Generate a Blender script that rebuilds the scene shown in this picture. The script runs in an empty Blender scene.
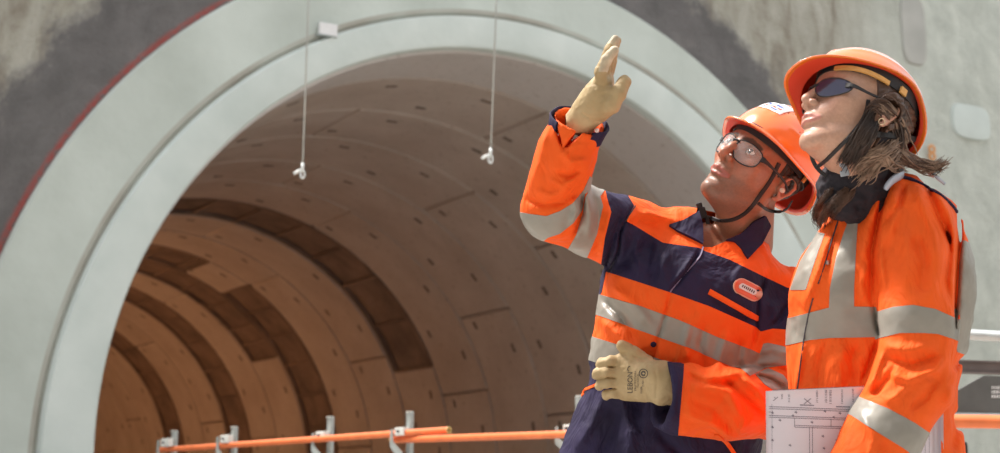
import bpy, bmesh, math, random
import numpy as np
from mathutils import Vector, Matrix
S = bpy.context.scene
COL = S.collection
random.seed(7)

# ------------------------------------------------------------------ camera
FPX = 1400.0                                   # focal length in pixels of a 1000 px wide frame
PITCH = math.radians(10.652)
CP, SP = math.cos(PITCH), math.sin(PITCH)
CAMZ = 0.90
cam_d = bpy.data.cameras.new('camera')
cam_d.sensor_width = 36.0
cam_d.lens = 36.0 * FPX / 1000.0
cam_d.clip_start = 0.05
cam_d.clip_end = 300
cam = bpy.data.objects.new('camera', cam_d)
COL.objects.link(cam)
cam.location = (0, 0, CAMZ)
cam.rotation_euler = (math.pi / 2 + PITCH, 0, 0)
S.camera = cam
cam_d.dof.use_dof = True
cam_d.dof.focus_distance = 2.8
cam_d.dof.aperture_fstop = 5.6

# ------------------------------------------------------------------ world, sun, exposure
w = bpy.data.worlds.new('overcast_sky')
S.world = w
w.use_nodes = True
bg = w.node_tree.nodes['Background']
bg.inputs[0].default_value = (0.93, 0.97, 1.0, 1)
bg.inputs[1].default_value = 0.85
sun_d = bpy.data.lights.new('sun', 'SUN')
sun_d.energy = 5.2
sun_d.angle = math.radians(10)
sun_d.color = (1.0, 0.95, 0.88)
sun = bpy.data.objects.new('sun', sun_d)
COL.objects.link(sun)
_sd = Vector((0.44, -0.16, -0.88)).normalized()   # travel direction of the light
sun.rotation_euler = _sd.to_track_quat('-Z', 'Y').to_euler()
vs = S.view_settings
vs.view_transform = 'Standard'
vs.look = 'None'
vs.gamma = 1.0
vs.use_curve_mapping = False
vs.exposure = 0.60

# ------------------------------------------------------------------ materials
def newmat(name):
    m = bpy.data.materials.new(name)
    m.use_nodes = True
    nt = m.node_tree
    b = nt.nodes['Principled BSDF']
    return m, nt, b

def mat(name, col, rough=0.6, metal=0.0, var=0.12, vscale=8.0, bump=0.0, bscale=40.0, coat=0.0, trans=0.0,
        sheen=0.0, sss=0.0, alpha=1.0, wrinkle=0.0, vdetail=4.0, col2=None, stretch=(1, 1, 1), bdist=0.01, spec=None):
    m, nt, b = newmat(name)
    N, L = nt.nodes, nt.links
    tc = N.new('ShaderNodeTexCoord')
    mp = N.new('ShaderNodeMapping')
    mp.inputs['Scale'].default_value = stretch
    L.new(tc.outputs['Object'], mp.inputs[0])
    n = N.new('ShaderNodeTexNoise')
    n.inputs['Scale'].default_value = vscale
    n.inputs['Detail'].default_value = vdetail
    L.new(mp.outputs[0], n.inputs['Vector'])
    mx = N.new('ShaderNodeMix')
    mx.data_type = 'RGBA'
    c = tuple(col[:3])
    if col2 is None:
        a1 = tuple(max(0, x * (1 - var)) for x in c) + (1,)
        a2 = tuple(min(1, x * (1 + var)) for x in c) + (1,)
    else:
        a1, a2 = c + (1,), tuple(col2) + (1,)
    mx.inputs[6].default_value = a1
    mx.inputs[7].default_value = a2
    rp = N.new('ShaderNodeMapRange')
    rp.inputs[1].default_value = 0.3
    rp.inputs[2].default_value = 0.7
    L.new(n.outputs['Fac'], rp.inputs[0])
    L.new(rp.outputs[0], mx.inputs[0])
    L.new(mx.outputs[2], b.inputs['Base Color'])
    b.inputs['Roughness'].default_value = rough
    b.inputs['Metallic'].default_value = metal
    b.inputs['Coat Weight'].default_value = coat
    b.inputs['Coat Roughness'].default_value = 0.15
    b.inputs['Transmission Weight'].default_value = trans
    b.inputs['Sheen Weight'].default_value = sheen
    b.inputs['Alpha'].default_value = alpha
    if spec is not None:
        b.inputs['Specular IOR Level'].default_value = spec
    if sss:
        b.inputs['Subsurface Weight'].default_value = sss
        b.inputs['Subsurface Radius'].default_value = (0.012, 0.004, 0.002)
        b.inputs['Subsurface Scale'].default_value = 1.0
    if bump:
        bn = N.new('ShaderNodeTexNoise')
        bn.inputs['Scale'].default_value = bscale
        bn.inputs['Detail'].default_value = 5
        L.new(mp.outputs[0], bn.inputs['Vector'])
        bp = N.new('ShaderNodeBump')
        bp.inputs['Strength'].default_value = bump
        bp.inputs['Distance'].default_value = bdist
        L.new(bn.outputs['Fac'], bp.inputs['Height'])
        L.new(bp.outputs[0], b.inputs['Normal'])
        if wrinkle:
            # small creases of the cloth
            wn = N.new('ShaderNodeTexNoise'); wn.inputs['Scale'].default_value = 13; wn.inputs['Detail'].default_value = 3
            wn.inputs['Distortion'].default_value = 1.2
            wm = N.new('ShaderNodeMapping'); wm.inputs['Scale'].default_value = (1.0, 1.0, 0.55); wm.inputs['Rotation'].default_value = (0.3, 0.5, 0.2)
            L.new(tc.outputs['Object'], wm.inputs[0]); L.new(wm.outputs[0], wn.inputs['Vector'])
            b2 = N.new('ShaderNodeBump'); b2.inputs['Strength'].default_value = wrinkle; b2.inputs['Distance'].default_value = 0.02
            L.new(wn.outputs['Fac'], b2.inputs['Height']); L.new(b2.outputs[0], bp.inputs['Normal'])
    return m

# ------------------------------------------------------------------ object helpers
def link(o, parent=None):
    COL.objects.link(o)
    if parent is not None:
        o.parent = parent
    return o

def tag(o, label=None, cat=None, group=None, kind=None):
    if label: o['label'] = label
    if cat: o['category'] = cat
    if group: o['group'] = group
    if kind: o['kind'] = kind
    return o

def empty(name, loc=(0, 0, 0), rot=(0, 0, 0)):
    e = bpy.data.objects.new(name, None)
    e.empty_display_size = 0.1
    e.location = loc
    e.rotation_euler = rot
    return link(e)

def mesh_obj(name, V, F, m, parent=None, smooth=True, attrs=None, uv=None, mats=None, fmat=None):
    """V world coordinates (or local to parent if the parent is at the origin); parents get inverse applied"""
    V = np.asarray(V, dtype=np.float64)
    if parent is not None:
        bpy_off = np.array(parent_world(parent))
        V = V - bpy_off
    me = bpy.data.meshes.new(name)
    me.from_pydata(V.tolist(), [], [list(map(int, f)) for f in F])
    if smooth:
        me.polygons.foreach_set('use_smooth', [True] * len(me.polygons))
    for mm in (mats or [m]):
        me.materials.append(mm)
    if fmat is not None:
        me.polygons.foreach_set('material_index', list(map(int, fmat)))
    if attrs:
        for k, a in attrs.items():
            a = np.asarray(a, dtype=np.float32)
            if a.ndim == 1:
                at = me.attributes.new(k, 'FLOAT', 'POINT')
                at.data.foreach_set('value', a)
            else:
                at = me.attributes.new(k, 'FLOAT_COLOR', 'POINT')
                if a.shape[1] == 3:
                    a = np.c_[a, np.ones(len(a), np.float32)]
                at.data.foreach_set('color', a.ravel())
    me.update()
    o = bpy.data.objects.new(name, me)
    return link(o, parent)

def parent_world(p):
    off = Vector((0, 0, 0))
    while p is not None:
        off += p.location
        p = p.parent
    return off

class MB:
    """collects simple solids into one mesh"""
    def __init__(s): s.V, s.F = [], []
    def add(s, V, F):
        n = len(s.V)
        s.V += [tuple(v) for v in V]
        s.F += [[i + n for i in f] for f in F]
    def box(s, c, size, M=None, bev=0.0):
        bm = bmesh.new()
        bmesh.ops.create_cube(bm, size=1)
        for v in bm.verts:
            v.co = Vector((v.co.x * size[0], v.co.y * size[1], v.co.z * size[2]))
        if bev:
            bmesh.ops.bevel(bm, geom=list(bm.edges), offset=bev, segments=2, affect='EDGES', profile=0.6)
        c = Vector(c)
        vs_ = []
        bm.verts.index_update()
        for v in bm.verts:
            p = v.co.copy()
            if M is not None: p = M @ p
            vs_.append(tuple(p + c))
        s.add(vs_, [[v.index for v in f.verts] for f in bm.faces])
        bm.free()
    def tube(s, pts, r, n=12, close=False, cap=True):
        pts = [Vector(p) for p in pts]
        rs = r if hasattr(r, '__len__') else [r] * len(pts)
        V, F = [], []
        up = None
        for i, p in enumerate(pts):
            if close:
                t = pts[(i + 1) % len(pts)] - pts[i - 1]
            else:
                t = pts[min(i + 1, len(pts) - 1)] - pts[max(i - 1, 0)]
            t.normalize()
            if up is None:
                up = Vector((0, 0, 1)) if abs(t.z) < 0.9 else Vector((1, 0, 0))
            x = t.cross(up)
            if x.length < 1e-6: x = t.orthogonal()
            x.normalize()
            y = x.cross(t).normalized()
            up = y
            for k in range(n):
                a = 2 * math.pi * k / n
                V.append(tuple(p + (x * math.cos(a) + y * math.sin(a)) * rs[i]))
        m_ = len(pts)
        for i in range(m_ if close else m_ - 1):
            j = (i + 1) % m_
            for k in range(n):
                k2 = (k + 1) % n
                F.append([i * n + k, i * n + k2, j * n + k2, j * n + k])
        if cap and not close:
            F.append(list(range(n))[::-1])
            F.append([(m_ - 1) * n + k for k in range(n)])
        s.add(V, F)
    def build(s, name, m, parent=None, smooth=False, **kw):
        return mesh_obj(name, s.V, s.F, m, parent, smooth=smooth, **kw)

def autosmooth(o, ang=40):
    me = o.data
    me.polygons.foreach_set('use_smooth', [True] * len(me.polygons))
    bm = bmesh.new(); bm.from_mesh(me)
    for e in bm.edges:
        if len(e.link_faces) == 2 and e.calc_face_angle(0) > math.radians(ang):
            e.smooth = False
    bm.to_mesh(me); bm.free()
    return o
# ------------------------------------------------------------------ the tunnel: frame of reference
DW = 14.0                                                       # distance of the head wall plane along the tunnel axis
AZ = math.radians(-31.003)
AXN = Vector((math.sin(AZ), math.cos(AZ), 0))                    # tunnel axis, away from camera
AXE = Vector((math.cos(AZ), -math.sin(AZ), 0))                   # to the right in the wall plane
def TW(e, z, dep=0.0):
    """metres in the wall plane: e to the right, z above the camera height, dep into the tunnel"""
    return AXE * e + AXN * (DW + dep) + Vector((0, 0, CAMZ + z))
CI = (0.609 * DW, 0.0306 * DW); RI = 0.342 * DW                  # opening
CM = (0.616 * DW, 0.0143 * DW); RM = 0.3886 * DW                 # step in the collar
CO = (0.608 * DW, 0.0204 * DW); RO = 0.434 * DW                  # outer edge of the collar
CT = (0.611 * DW, 0.029 * DW); RT = 0.343 * DW                   # lining

def add_noise(N, L, vec, scale, detail=4, rough=0.55, dist=0.0):
    n = N.new('ShaderNodeTexNoise')
    n.inputs['Scale'].default_value = scale
    n.inputs['Detail'].default_value = detail
    n.inputs['Roughness'].default_value = rough
    n.inputs['Distortion'].default_value = dist
    L.new(vec, n.inputs['Vector'])
    return n.outputs['Fac']
def ramp(N, L, fac, stops):
    r = N.new('ShaderNodeValToRGB')
    el = r.color_ramp.elements
    while len(el) < len(stops): el.new(0.5)
    for e, (p, c) in zip(el, stops):
        e.position = p
        e.color = tuple(c) + (1,) if len(c) == 3 else c
    L.new(fac, r.inputs[0])
    return r.outputs[0]
def math_(N, L, op, a, b=None, c=None, clamp=False):
    m = N.new('ShaderNodeMath'); m.operation = op; m.use_clamp = clamp
    for i, x in enumerate((a, b, c)):
        if x is None: continue
        if isinstance(x, (int, float)): m.inputs[i].default_value = x
        else: L.new(x, m.inputs[i])
    return m.outputs[0]
def mixc(N, L, fac, a, b, blend='MIX'):
    m = N.new('ShaderNodeMix'); m.data_type = 'RGBA'; m.blend_type = blend
    for i, x in ((0, fac), (6, a), (7, b)):
        if isinstance(x, (int, float)): m.inputs[i].default_value = x
        elif isinstance(x, tuple): m.inputs[i].default_value = tuple(x) + (1,) if len(x) == 3 else x
        else: L.new(x, m.inputs[i])
    return m.outputs[2]
def mapr(N, L, v, a, b, c=0.0, d=1.0):
    m = N.new('ShaderNodeMapRange')
    for i, x in enumerate((a, b, c, d)): m.inputs[i + 1].default_value = x
    L.new(v, m.inputs[0])
    return m.outputs[0]

# --- head wall: rough sprayed concrete with a dark mortar band round the collar and a red paint line on its left side
def head_wall_material():
    m, nt, b = newmat('sprayed_concrete')
    N, L = nt.nodes, nt.links
    at = N.new('ShaderNodeAttribute'); at.attribute_name = 'wallpos'          # e, z in the wall plane, radius from centre
    sx = N.new('ShaderNodeSeparateXYZ'); L.new(at.outputs['Vector'], sx.inputs[0])
    e, z, r = sx.outputs
    vec = at.outputs['Vector']
    big = add_noise(N, L, vec, 0.35, 5, 0.6)
    med = add_noise(N, L, vec, 1.6, 6, 0.65, 0.3)
    fine = add_noise(N, L, vec, 14, 6, 0.7)
    mp = N.new('ShaderNodeMapping'); mp.inputs['Scale'].default_value = (2.2, 0.35, 1); L.new(vec, mp.inputs[0])
    streak = add_noise(N, L, mp.outputs[0], 1.6, 5, 0.6, 0.6)
    base = ramp(N, L, streak, [(0.30, (0.25, 0.21, 0.165)), (0.48, (0.40, 0.375, 0.315)), (0.70, (0.52, 0.50, 0.44))])
    # right hand side: paler, grey-green cast concrete
    rgt = mapr(N, L, math_(N, L, 'ADD', math_(N, L, 'SUBTRACT', e, math_(N, L, 'MULTIPLY', z, 0.30)), math_(N, L, 'MULTIPLY', big, 1.4)), 12.6, 14.6)
    pale = ramp(N, L, med, [(0.3, (0.47, 0.49, 0.44)), (0.55, (0.60, 0.62, 0.56)), (0.75, (0.70, 0.715, 0.65))])
    base = mixc(N, L, rgt, base, pale)
    # dark mortar band
    bw = math_(N, L, 'ADD', r, math_(N, L, 'MULTIPLY', math_(N, L, 'SUBTRACT', med, 0.5), 1.5))
    bw = math_(N, L, 'ADD', bw, math_(N, L, 'MULTIPLY', math_(N, L, 'SUBTRACT', fine, 0.5), 0.25))
    band = math_(N, L, 'SUBTRACT', 1.0, mapr(N, L, bw, RO + 0.62, RO + 0.98), clamp=True)
    dark = ramp(N, L, med, [(0.3, (0.105, 0.098, 0.10)), (0.6, (0.165, 0.152, 0.155)), (0.8, (0.23, 0.21, 0.20))])
    col = mixc(N, L, math_(N, L, 'MULTIPLY', band, 0.93), base, dark)
    # red marking paint on the left arc
    rr = math_(N, L, 'ADD', r, math_(N, L, 'MULTIPLY', math_(N, L, 'SUBTRACT', fine, 0.5), 0.12))
    d = math_(N, L, 'ABSOLUTE', math_(N, L, 'SUBTRACT', rr, RO + 0.045))
    line = math_(N, L, 'SUBTRACT', 1.0, mapr(N, L, d, 0.0, 0.045), clamp=True)
    left = math_(N, L, 'SUBTRACT', 1.0, mapr(N, L, e, CO[0] - 2.5, CO[0] - 2.2), clamp=True)
    patchy = mapr(N, L, fine, 0.35, 0.55, 0.35, 1.0)
    line = math_(N, L, 'MULTIPLY', math_(N, L, 'MULTIPLY', line, left), patchy)
    col = mixc(N, L, math_(N, L, 'MULTIPLY', line, 0.75), col, (0.50, 0.05, 0.035))
    L.new(col, b.inputs['Base Color'])
    b.inputs['Roughness'].default_value = 0.9
    bp = N.new('ShaderNodeBump'); bp.inputs['Strength'].default_value = 0.7; bp.inputs['Distance'].default_value = 0.05
    L.new(math_(N, L, 'ADD', fine, med), bp.inputs['Height']); L.new(bp.outputs[0], b.inputs['Normal'])
    return m
M_WALL = head_wall_material()

def build_wall():
    V, F, A = [], [], []
    nr, na = 26, 192
    radii = [RO - 0.05 + (36.0) * (i / (nr - 1)) ** 1.7 for i in range(nr)]
    rnd = np.random.RandomState(3)
    for i, r in enumerate(radii):
        for k in range(na):
            a = 2 * math.pi * k / na
            e = CO[0] + r * math.cos(a); z = CO[1] + r * math.sin(a)
            z = min(max(-5.2, z), 9.0)
            dep = 0.02 + (rnd.rand() - 0.5) * 0.05 if i > 1 else 0.02
            V.append(TW(e, z, dep)); A.append((e, z, math.hypot(e - CO[0], z - CO[1])))
    for i in range(nr - 1):
        for k in range(na):
            k2 = (k + 1) % na
            F.append([i * na + k, i * na + k2, (i + 1) * na + k2, (i + 1) * na + k])
    o = mesh_obj('wall_front', V, F, M_WALL, smooth=True, attrs={'wallpos': np.array(A)})
    tag(o, kind='structure')
build_wall()

M_COLLAR = mat('smooth_collar_concrete', (0.47, 0.51, 0.465), 0.75, var=0.0, vscale=0.9, vdetail=7, col2=(0.63, 0.675, 0.63), bump=0.35, bscale=9, bdist=0.02)
M_LIP = mat('pale_lip_concrete', (0.60, 0.66, 0.63), 0.7, vscale=1.6, vdetail=7, col2=(0.73, 0.78, 0.75), bump=0.3, bscale=8, bdist=0.015)
M_STAIN = mat('stained_joint', (0.37, 0.33, 0.28), 0.9, col2=(0.54, 0.56, 0.51), vscale=1.2)

def ring_strip(name, prof, m, na=256, kind='structure', smooth=True):
    """prof: list of (centre, radius, depth); swept all round"""
    V, F = [], []
    for (c, r, dep) in prof:
        for k in range(na):
            a = 2 * math.pi * k / na
            V.append(TW(c[0] + r * math.cos(a), c[1] + r * math.sin(a), dep))
    for i in range(len(prof) - 1):
        for k in range(na):
            k2 = (k + 1) % na
            F.append([i * na + k, (i + 1) * na + k, (i + 1) * na + k2, i * na + k2])
    o = mesh_obj(name, V, F, m, smooth=False)
    autosmooth(o, 30)
    tag(o, kind=kind)
    return o
# outer face of the collar, then the step, then the lip round the opening
ring_strip('trim_1', [(CO, RO + 0.03, 0.30), (CO, RO, -0.03), (CO, RO - 0.03, -0.06), (CM, RM + 0.075, -0.05)], M_COLLAR)
ring_strip('trim_2', [(CM, RM + 0.075, -0.05), (CM, RM + 0.03, -0.045), (CM, RM + 0.01, -0.01), (CM, RM - 0.006, -0.01)], M_STAIN)
ring_strip('trim_3', [(CM, RM - 0.006, -0.01), (CM, RM - 0.022, -0.085), (CM, RM - 0.04, -0.115), (CI, RI + 0.05, -0.10), (CI, RI + 0.012, -0.085), (CI, RI, -0.06), (CI, RI, 0.05), (CT, RT + 0.02, 0.06)], M_LIP)

# --- lining rings of precast segments
def lining_material(name, c1, c2, sc=0.8):
    m, nt, b = newmat(name)
    N, L = nt.nodes, nt.links
    at = N.new('ShaderNodeAttribute'); at.attribute_name = 'linpos'
    vec = at.outputs['Vector']
    n1 = add_noise(N, L, vec, sc, 6, 0.6, 0.2); n2 = add_noise(N, L, vec, 9, 5, 0.7)
    c = ramp(N, L, n1, [(0.3, c1), (0.7, c2)])
    sp = ramp(N, L, n2, [(0.28, (0.55, 0.5, 0.45)), (0.42, (1, 1, 1))])
    c = mixc(N, L, 1.0, c, sp, 'MULTIPLY')
    L.new(c, b.inputs['Base Color']); b.inputs['Roughness'].default_value = 0.72
    bp = N.new('ShaderNodeBump'); bp.inputs['Strength'].default_value = 0.4; bp.inputs['Distance'].default_value = 0.02
    L.new(n2, bp.inputs['Height']); L.new(bp.outputs[0], b.inputs['Normal'])
    return m
M_LIN = lining_material('segment_concrete', (0.50, 0.415, 0.36), (0.64, 0.555, 0.50))
M_LIN2 = lining_material('first_ring_concrete', (0.62, 0.575, 0.55), (0.69, 0.64, 0.62))
M_DARK = lining_material('steel_segment', (0.13, 0.09, 0.075), (0.30, 0.21, 0.165), 1.3)
M_GAP = mat('dark_joint_mortar', (0.10, 0.075, 0.06), 0.95)  # dark mortar backing seen in the gaps between segments
M_POCKET = mat('bolt_pocket_mortar', (0.20, 0.15, 0.12), 0.95)

def lining():
    V, F, A, FM = [], [], [], []
    def quadgrid(a0, a1, d0, d1, R, mi, na=10, edge=0.03):
        # curved slab with a chamfered rim
        base = len(V)
        aa = [a0, a0 + edge / R] + [a0 + (a1 - a0) * k / na for k in range(1, na)] + [a1 - edge / R, a1]
        dd = [d0, d0 + edge, d1 - edge, d1]
        for j, a in enumerate(aa):
            for i, d in enumerate(dd):
                rim = (j in (0, len(aa) - 1)) or (i in (0, 3))
                r = R + (0.05 if rim else 0.0)
                V.append(TW(CT[0] + r * math.cos(a), CT[1] + r * math.sin(a), d)); A.append((a * R, d, 0))
        nd = 4
        for j in range(len(aa) - 1):
            for i in range(nd - 1):
                F.append([base + j * nd + i, base + j * nd + i + 1, base + (j + 1) * nd + i + 1, base + (j + 1) * nd + i]); FM.append(mi)
    def plate(a, d, wa, wd, R, mi, r_in=0.012):
        base = len(V)
        for sa, sd, rr in ((-1, -1, 0.006), (1, -1, 0.006), (1, 1, 0.006), (-1, 1, 0.006), (-.7, -.7, -r_in), (.7, -.7, -r_in), (.7, .7, -r_in), (-.7, .7, -r_in)):
            aa = a + sa * wa / R / 2; r = R + rr - 0.0
            V.append(TW(CT[0] + (r) * math.cos(aa), CT[1] + (r) * math.sin(aa), d + sd * wd / 2)); A.append((aa * R, d, 0))
        for f in ((0, 1, 5, 4), (1, 2, 6, 5), (2, 3, 7, 6), (3, 0, 4, 7), (4, 5, 6, 7)):
            F.append([base + i for i in f]); FM.append(mi)
    R = RT
    quadgrid(0, 2 * math.pi, 0.06, 1.28, R - 0.01, 1, na=120, edge=0.02)
    d = 1.33; rw = 1.72
    nseg = 7
    off = [0.42, 0.88, 0.20, 0.66, 0.33, 0.95, 0.55, 0.12]
    def D2R(x): return math.radians(x)
    darks = {  # ring index: list of dark angle ranges (degrees from the right horizontal)
        5: [(24, 176)], 8: [(3, 58), (70, 118)], 9: [(34, 92)], 11: [(5, 96)], 12: [(84, 118)], 14: [(6, 58)], 15: [(70, 100)]}
    for k in range(26):
        r0 = d + k * 1.75
        a0 = off[k % 8] * 2 * math.pi / nseg
        seg = 2 * math.pi / nseg
        if r0 > 46: break
        cuts = set()
        for s_ in range(nseg):
            cuts.add(round((a0 + s_ * seg) % (2 * math.pi), 5))
        rng = []
        for (x0, x1) in darks.get(k, []):
            cuts.add(round(D2R(x0), 5)); cuts.add(round(D2R(x1), 5)); rng.append((D2R(x0), D2R(x1)))
        cuts = sorted(cuts)
        cuts.append(cuts[0] + 2 * math.pi)
        for c0, c1 in zip(cuts, cuts[1:]):
            mid = ((c0 + c1) / 2) % (2 * math.pi)
            dark = any(x0 < mid < x1 for x0, x1 in rng)
            g = 0.006 / R
            if dark:
                # steel segment: recessed skin with ribs
                quadgrid(c0 + g, c1 - g, r0, r0 + rw, R + 0.07, 2, na=max(3, int((c1 - c0) * 12)))
                nrib = max(2, int((c1 - c0) * R / 0.75))
                for q in range(nrib + 1):
                    am = c0 + g + (c1 - c0 - 2 * g) * q / nrib
                    plate(am, r0 + rw * 0.5, 0.07, rw - 0.1, R + 0.03, 2, 0.03)
                for dd in (0.08, rw - 0.08):
                    quadgrid(c0 + g, c1 - g, r0 + dd - 0.06, r0 + dd + 0.06, R + 0.005, 2, na=max(3, int((c1 - c0) * 12)), edge=0.01)
            else:
                quadgrid(c0 + g, c1 - g, r0, r0 + rw, R, 0, na=max(3, int((c1 - c0) * 12)))
                nb = max(1, int(round((c1 - c0) * R / 1.45)))
                for q in range(nb):
                    am = c0 + (c1 - c0) * (q + 0.5) / nb
                    plate(am, r0 + 0.42, 0.20, 0.10, R, 3)
                    if q % 2 == 0: plate(am + 0.11, r0 + rw - 0.40, 0.18, 0.10, R, 3)
    # mortar shell behind the segments
    base = len(V); na = 160
    for dd in (0.0, 46.5):
        for k in range(na):
            a = 2 * math.pi * k / na
            V.append(TW(CT[0] + (R + 0.13) * math.cos(a), CT[1] + (R + 0.13) * math.sin(a), dd)); A.append((a * R, dd, 0))
    for k in range(na):
        k2 = (k + 1) % na
        F.append([base + k, base + na + k, base + na + k2, base + k2]); FM.append(4)
    F.append([base + na + k for k in range(na)]); FM.append(4)
    o = mesh_obj('wall_tunnel', V, F, None, smooth=False, mats=[M_LIN, M_LIN2, M_DARK, M_POCKET, M_GAP], fmat=FM, attrs={'linpos': np.array(A)})
    autosmooth(o, 25)
    tag(o, kind='structure')
lining()

# unseen warm lamps, added on the tunnel wall to light the inside
M_ADDED_LAMP, _nt, _b = newmat('added_warm_lamp_glow')
_b.inputs['Emission Color'].default_value = (1.0, 0.62, 0.30, 1); _b.inputs['Emission Strength'].default_value = 12
M_STEEL = mat('galvanised_steel', (0.42, 0.45, 0.45), 0.45, metal=0.6, var=0.12, vscale=20)
for i, dep in enumerate((16.0, 21.0, 28.0, 36.0)):
    a = math.radians(150)
    p = TW(CT[0] + (RT - 0.25) * math.cos(a), CT[1] + (RT - 0.25) * math.sin(a), dep)
    root = empty('added_tunnel_lamp', p)
    tag(root, ('added unseen warm lamp on the left tunnel wall, nearest to the opening', 'added unseen warm lamp on the left tunnel wall, second from the opening', 'added unseen warm lamp on the left tunnel wall, third from the opening', 'added unseen warm lamp on the left tunnel wall, deepest inside')[i], 'lamp', 'added lamps inside the tunnel')
    b_ = MB(); b_.box(p, (0.35, 0.16, 0.10), bev=0.02); b_.build('added_lamp_housing', M_STEEL, root)
    b_ = MB(); b_.box(p + Vector((0, 0, -0.07)), (0.30, 0.12, 0.05), bev=0.015); b_.build('added_lamp_glass', M_ADDED_LAMP, root)
    ld = bpy.data.lights.new('added_warm_light', 'POINT'); ld.energy = 85; ld.color = (1.0, 0.54, 0.26); ld.shadow_soft_size = 0.25
    lo = bpy.data.objects.new('added_warm_light', ld); link(lo, root); lo.location = AXE * 0.5 + Vector((0, 0, -0.3))

# ground
M_FLOOR = mat('rough_floor_concrete', (0.36, 0.34, 0.31), 0.9, vscale=1.5, bump=0.4, bscale=12)
def slab(name, poly, z0, z1, m):
    n = len(poly)
    V = [(x, y, z1) for x, y in poly] + [(x, y, z0) for x, y in poly]
    F = [list(range(n)), [n + i for i in range(n)][::-1]] + [[i, n + i, n + (i + 1) % n, (i + 1) % n] for i in range(n)]
    o = mesh_obj(name, V, F, m, smooth=False); tag(o, kind='structure'); return o
slab('floor', [(-9, -6), (12, -6), (12, 6.0), (4.5, 4.7), (-4.2, 13.2), (-9, 13.2)], -0.35, 0.0, M_FLOOR)
_a = TW(-14, 0, -0.01); _b2 = TW(46, 0, -0.01)
# unseen dark shaft walls, added to cut the sky fill on the people
def sheet(name, pts, m):
    c = sum((Vector(p) for p in pts), Vector()) / len(pts)
    n = (Vector(pts[1]) - Vector(pts[0])).cross(Vector(pts[2]) - Vector(pts[0])).normalized() * 0.3
    V = [tuple(p) for p in pts] + [tuple(Vector(p) + n) for p in pts]
    k = len(pts)
    F = [list(range(k)), [k + i for i in range(k)][::-1]] + [[i, (i + 1) % k, k + (i + 1) % k, k + i] for i in range(k)]
    o = mesh_obj(name, V, F, m, smooth=False); tag(o, kind='structure'); return o
M_SHAFT = mat('added_dark_shaft_wall', (0.20, 0.185, 0.165), 0.9, vscale=0.8, bump=0.4, bscale=6)
sheet('wall_back_added', [(-24, -9, -4.2), (36, -9, -4.2), (36, -9, 13), (-24, -9, 13)], M_SHAFT)
sheet('wall_right_added', [(36, -9, -4.2), (36, 40, -4.2), (36, 40, 9), (36, -9, 9)], M_SHAFT)
slab('floor_shaft', [(-20, -13), (36, -13), (36, 40), (_b2.x, _b2.y), (_a.x, _a.y)], -4.6, -4.2, M_FLOOR)
# ------------------------------------------------------------------ sculpting tools: smooth distance fields turned into meshes
f32 = np.float32
def V3(*a): return np.array(a, dtype=f32)
def P(px, py, d=0.0):
    """a point of a figure's own frame: x right, y up, z away from the camera, one unit = one pixel at the figure"""
    Z = FPX + d
    return V3((px - 500.0) * Z / FPX, (226.5 - py) * Z / FPX, Z)
def proj(Q):
    return 500.0 + Q[:, 0] * FPX / Q[:, 2], 226.5 - Q[:, 1] * FPX / Q[:, 2]
def toworld(Q, s):
    Q = np.asarray(Q, dtype=np.float64) * s
    x = Q[:, 0]; y = -Q[:, 1] * SP + Q[:, 2] * CP; z = Q[:, 1] * CP + Q[:, 2] * SP + CAMZ
    return np.c_[x, y, z]
DOWN = V3(0, -CP, -SP)

def smin(a, b, k):
    if k <= 0: return np.minimum(a, b)
    h = np.maximum(k - np.abs(a - b), 0) / k
    return np.minimum(a, b) - h * h * k * f32(0.25)
def smax(a, b, k): return -smin(-a, -b, k)
def sphere(Q, c, r): return np.linalg.norm(Q - np.asarray(c, f32), axis=1) - f32(r)
def capsule(Q, a, b, ra, rb):
    a = np.asarray(a, f32); b = np.asarray(b, f32)
    ba = b - a; pa = Q - a
    h = np.clip(pa @ ba / (ba @ ba), 0, 1)
    return np.linalg.norm(pa - h[:, None] * ba, axis=1) - (f32(ra) + h * f32(rb - ra))
def chain(Q, pts, rs, k=2.0):
    d = None
    for i in range(len(pts) - 1):
        e = capsule(Q, pts[i], pts[i + 1], rs[i], rs[i + 1])
        d = e if d is None else smin(d, e, k)
    return d
def ellipsoid(Q, c, r, M=None):
    p = Q - np.asarray(c, f32)
    if M is not None: p = p @ np.asarray(M, f32)
    r = np.asarray(r, f32)
    k0 = np.linalg.norm(p / r, axis=1); k1 = np.linalg.norm(p / (r * r), axis=1) + 1e-6
    return k0 * (k0 - 1) / k1
def rbox(Q, c, h, rr, M=None):
    p = Q - np.asarray(c, f32)
    if M is not None: p = p @ np.asarray(M, f32)
    q = np.abs(p) - (np.asarray(h, f32) - rr)
    return np.linalg.norm(np.maximum(q, 0), axis=1) + np.minimum(q.max(axis=1), 0) - rr
def frame(z, x=None):
    z = np.asarray(z, float); z = z / np.linalg.norm(z)
    x = np.asarray(x if x is not None else (1, 0, 0), float); x = x - z * (x @ z); x /= np.linalg.norm(x)
    return np.stack([x, np.cross(z, x), z], axis=1).astype(f32)

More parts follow.
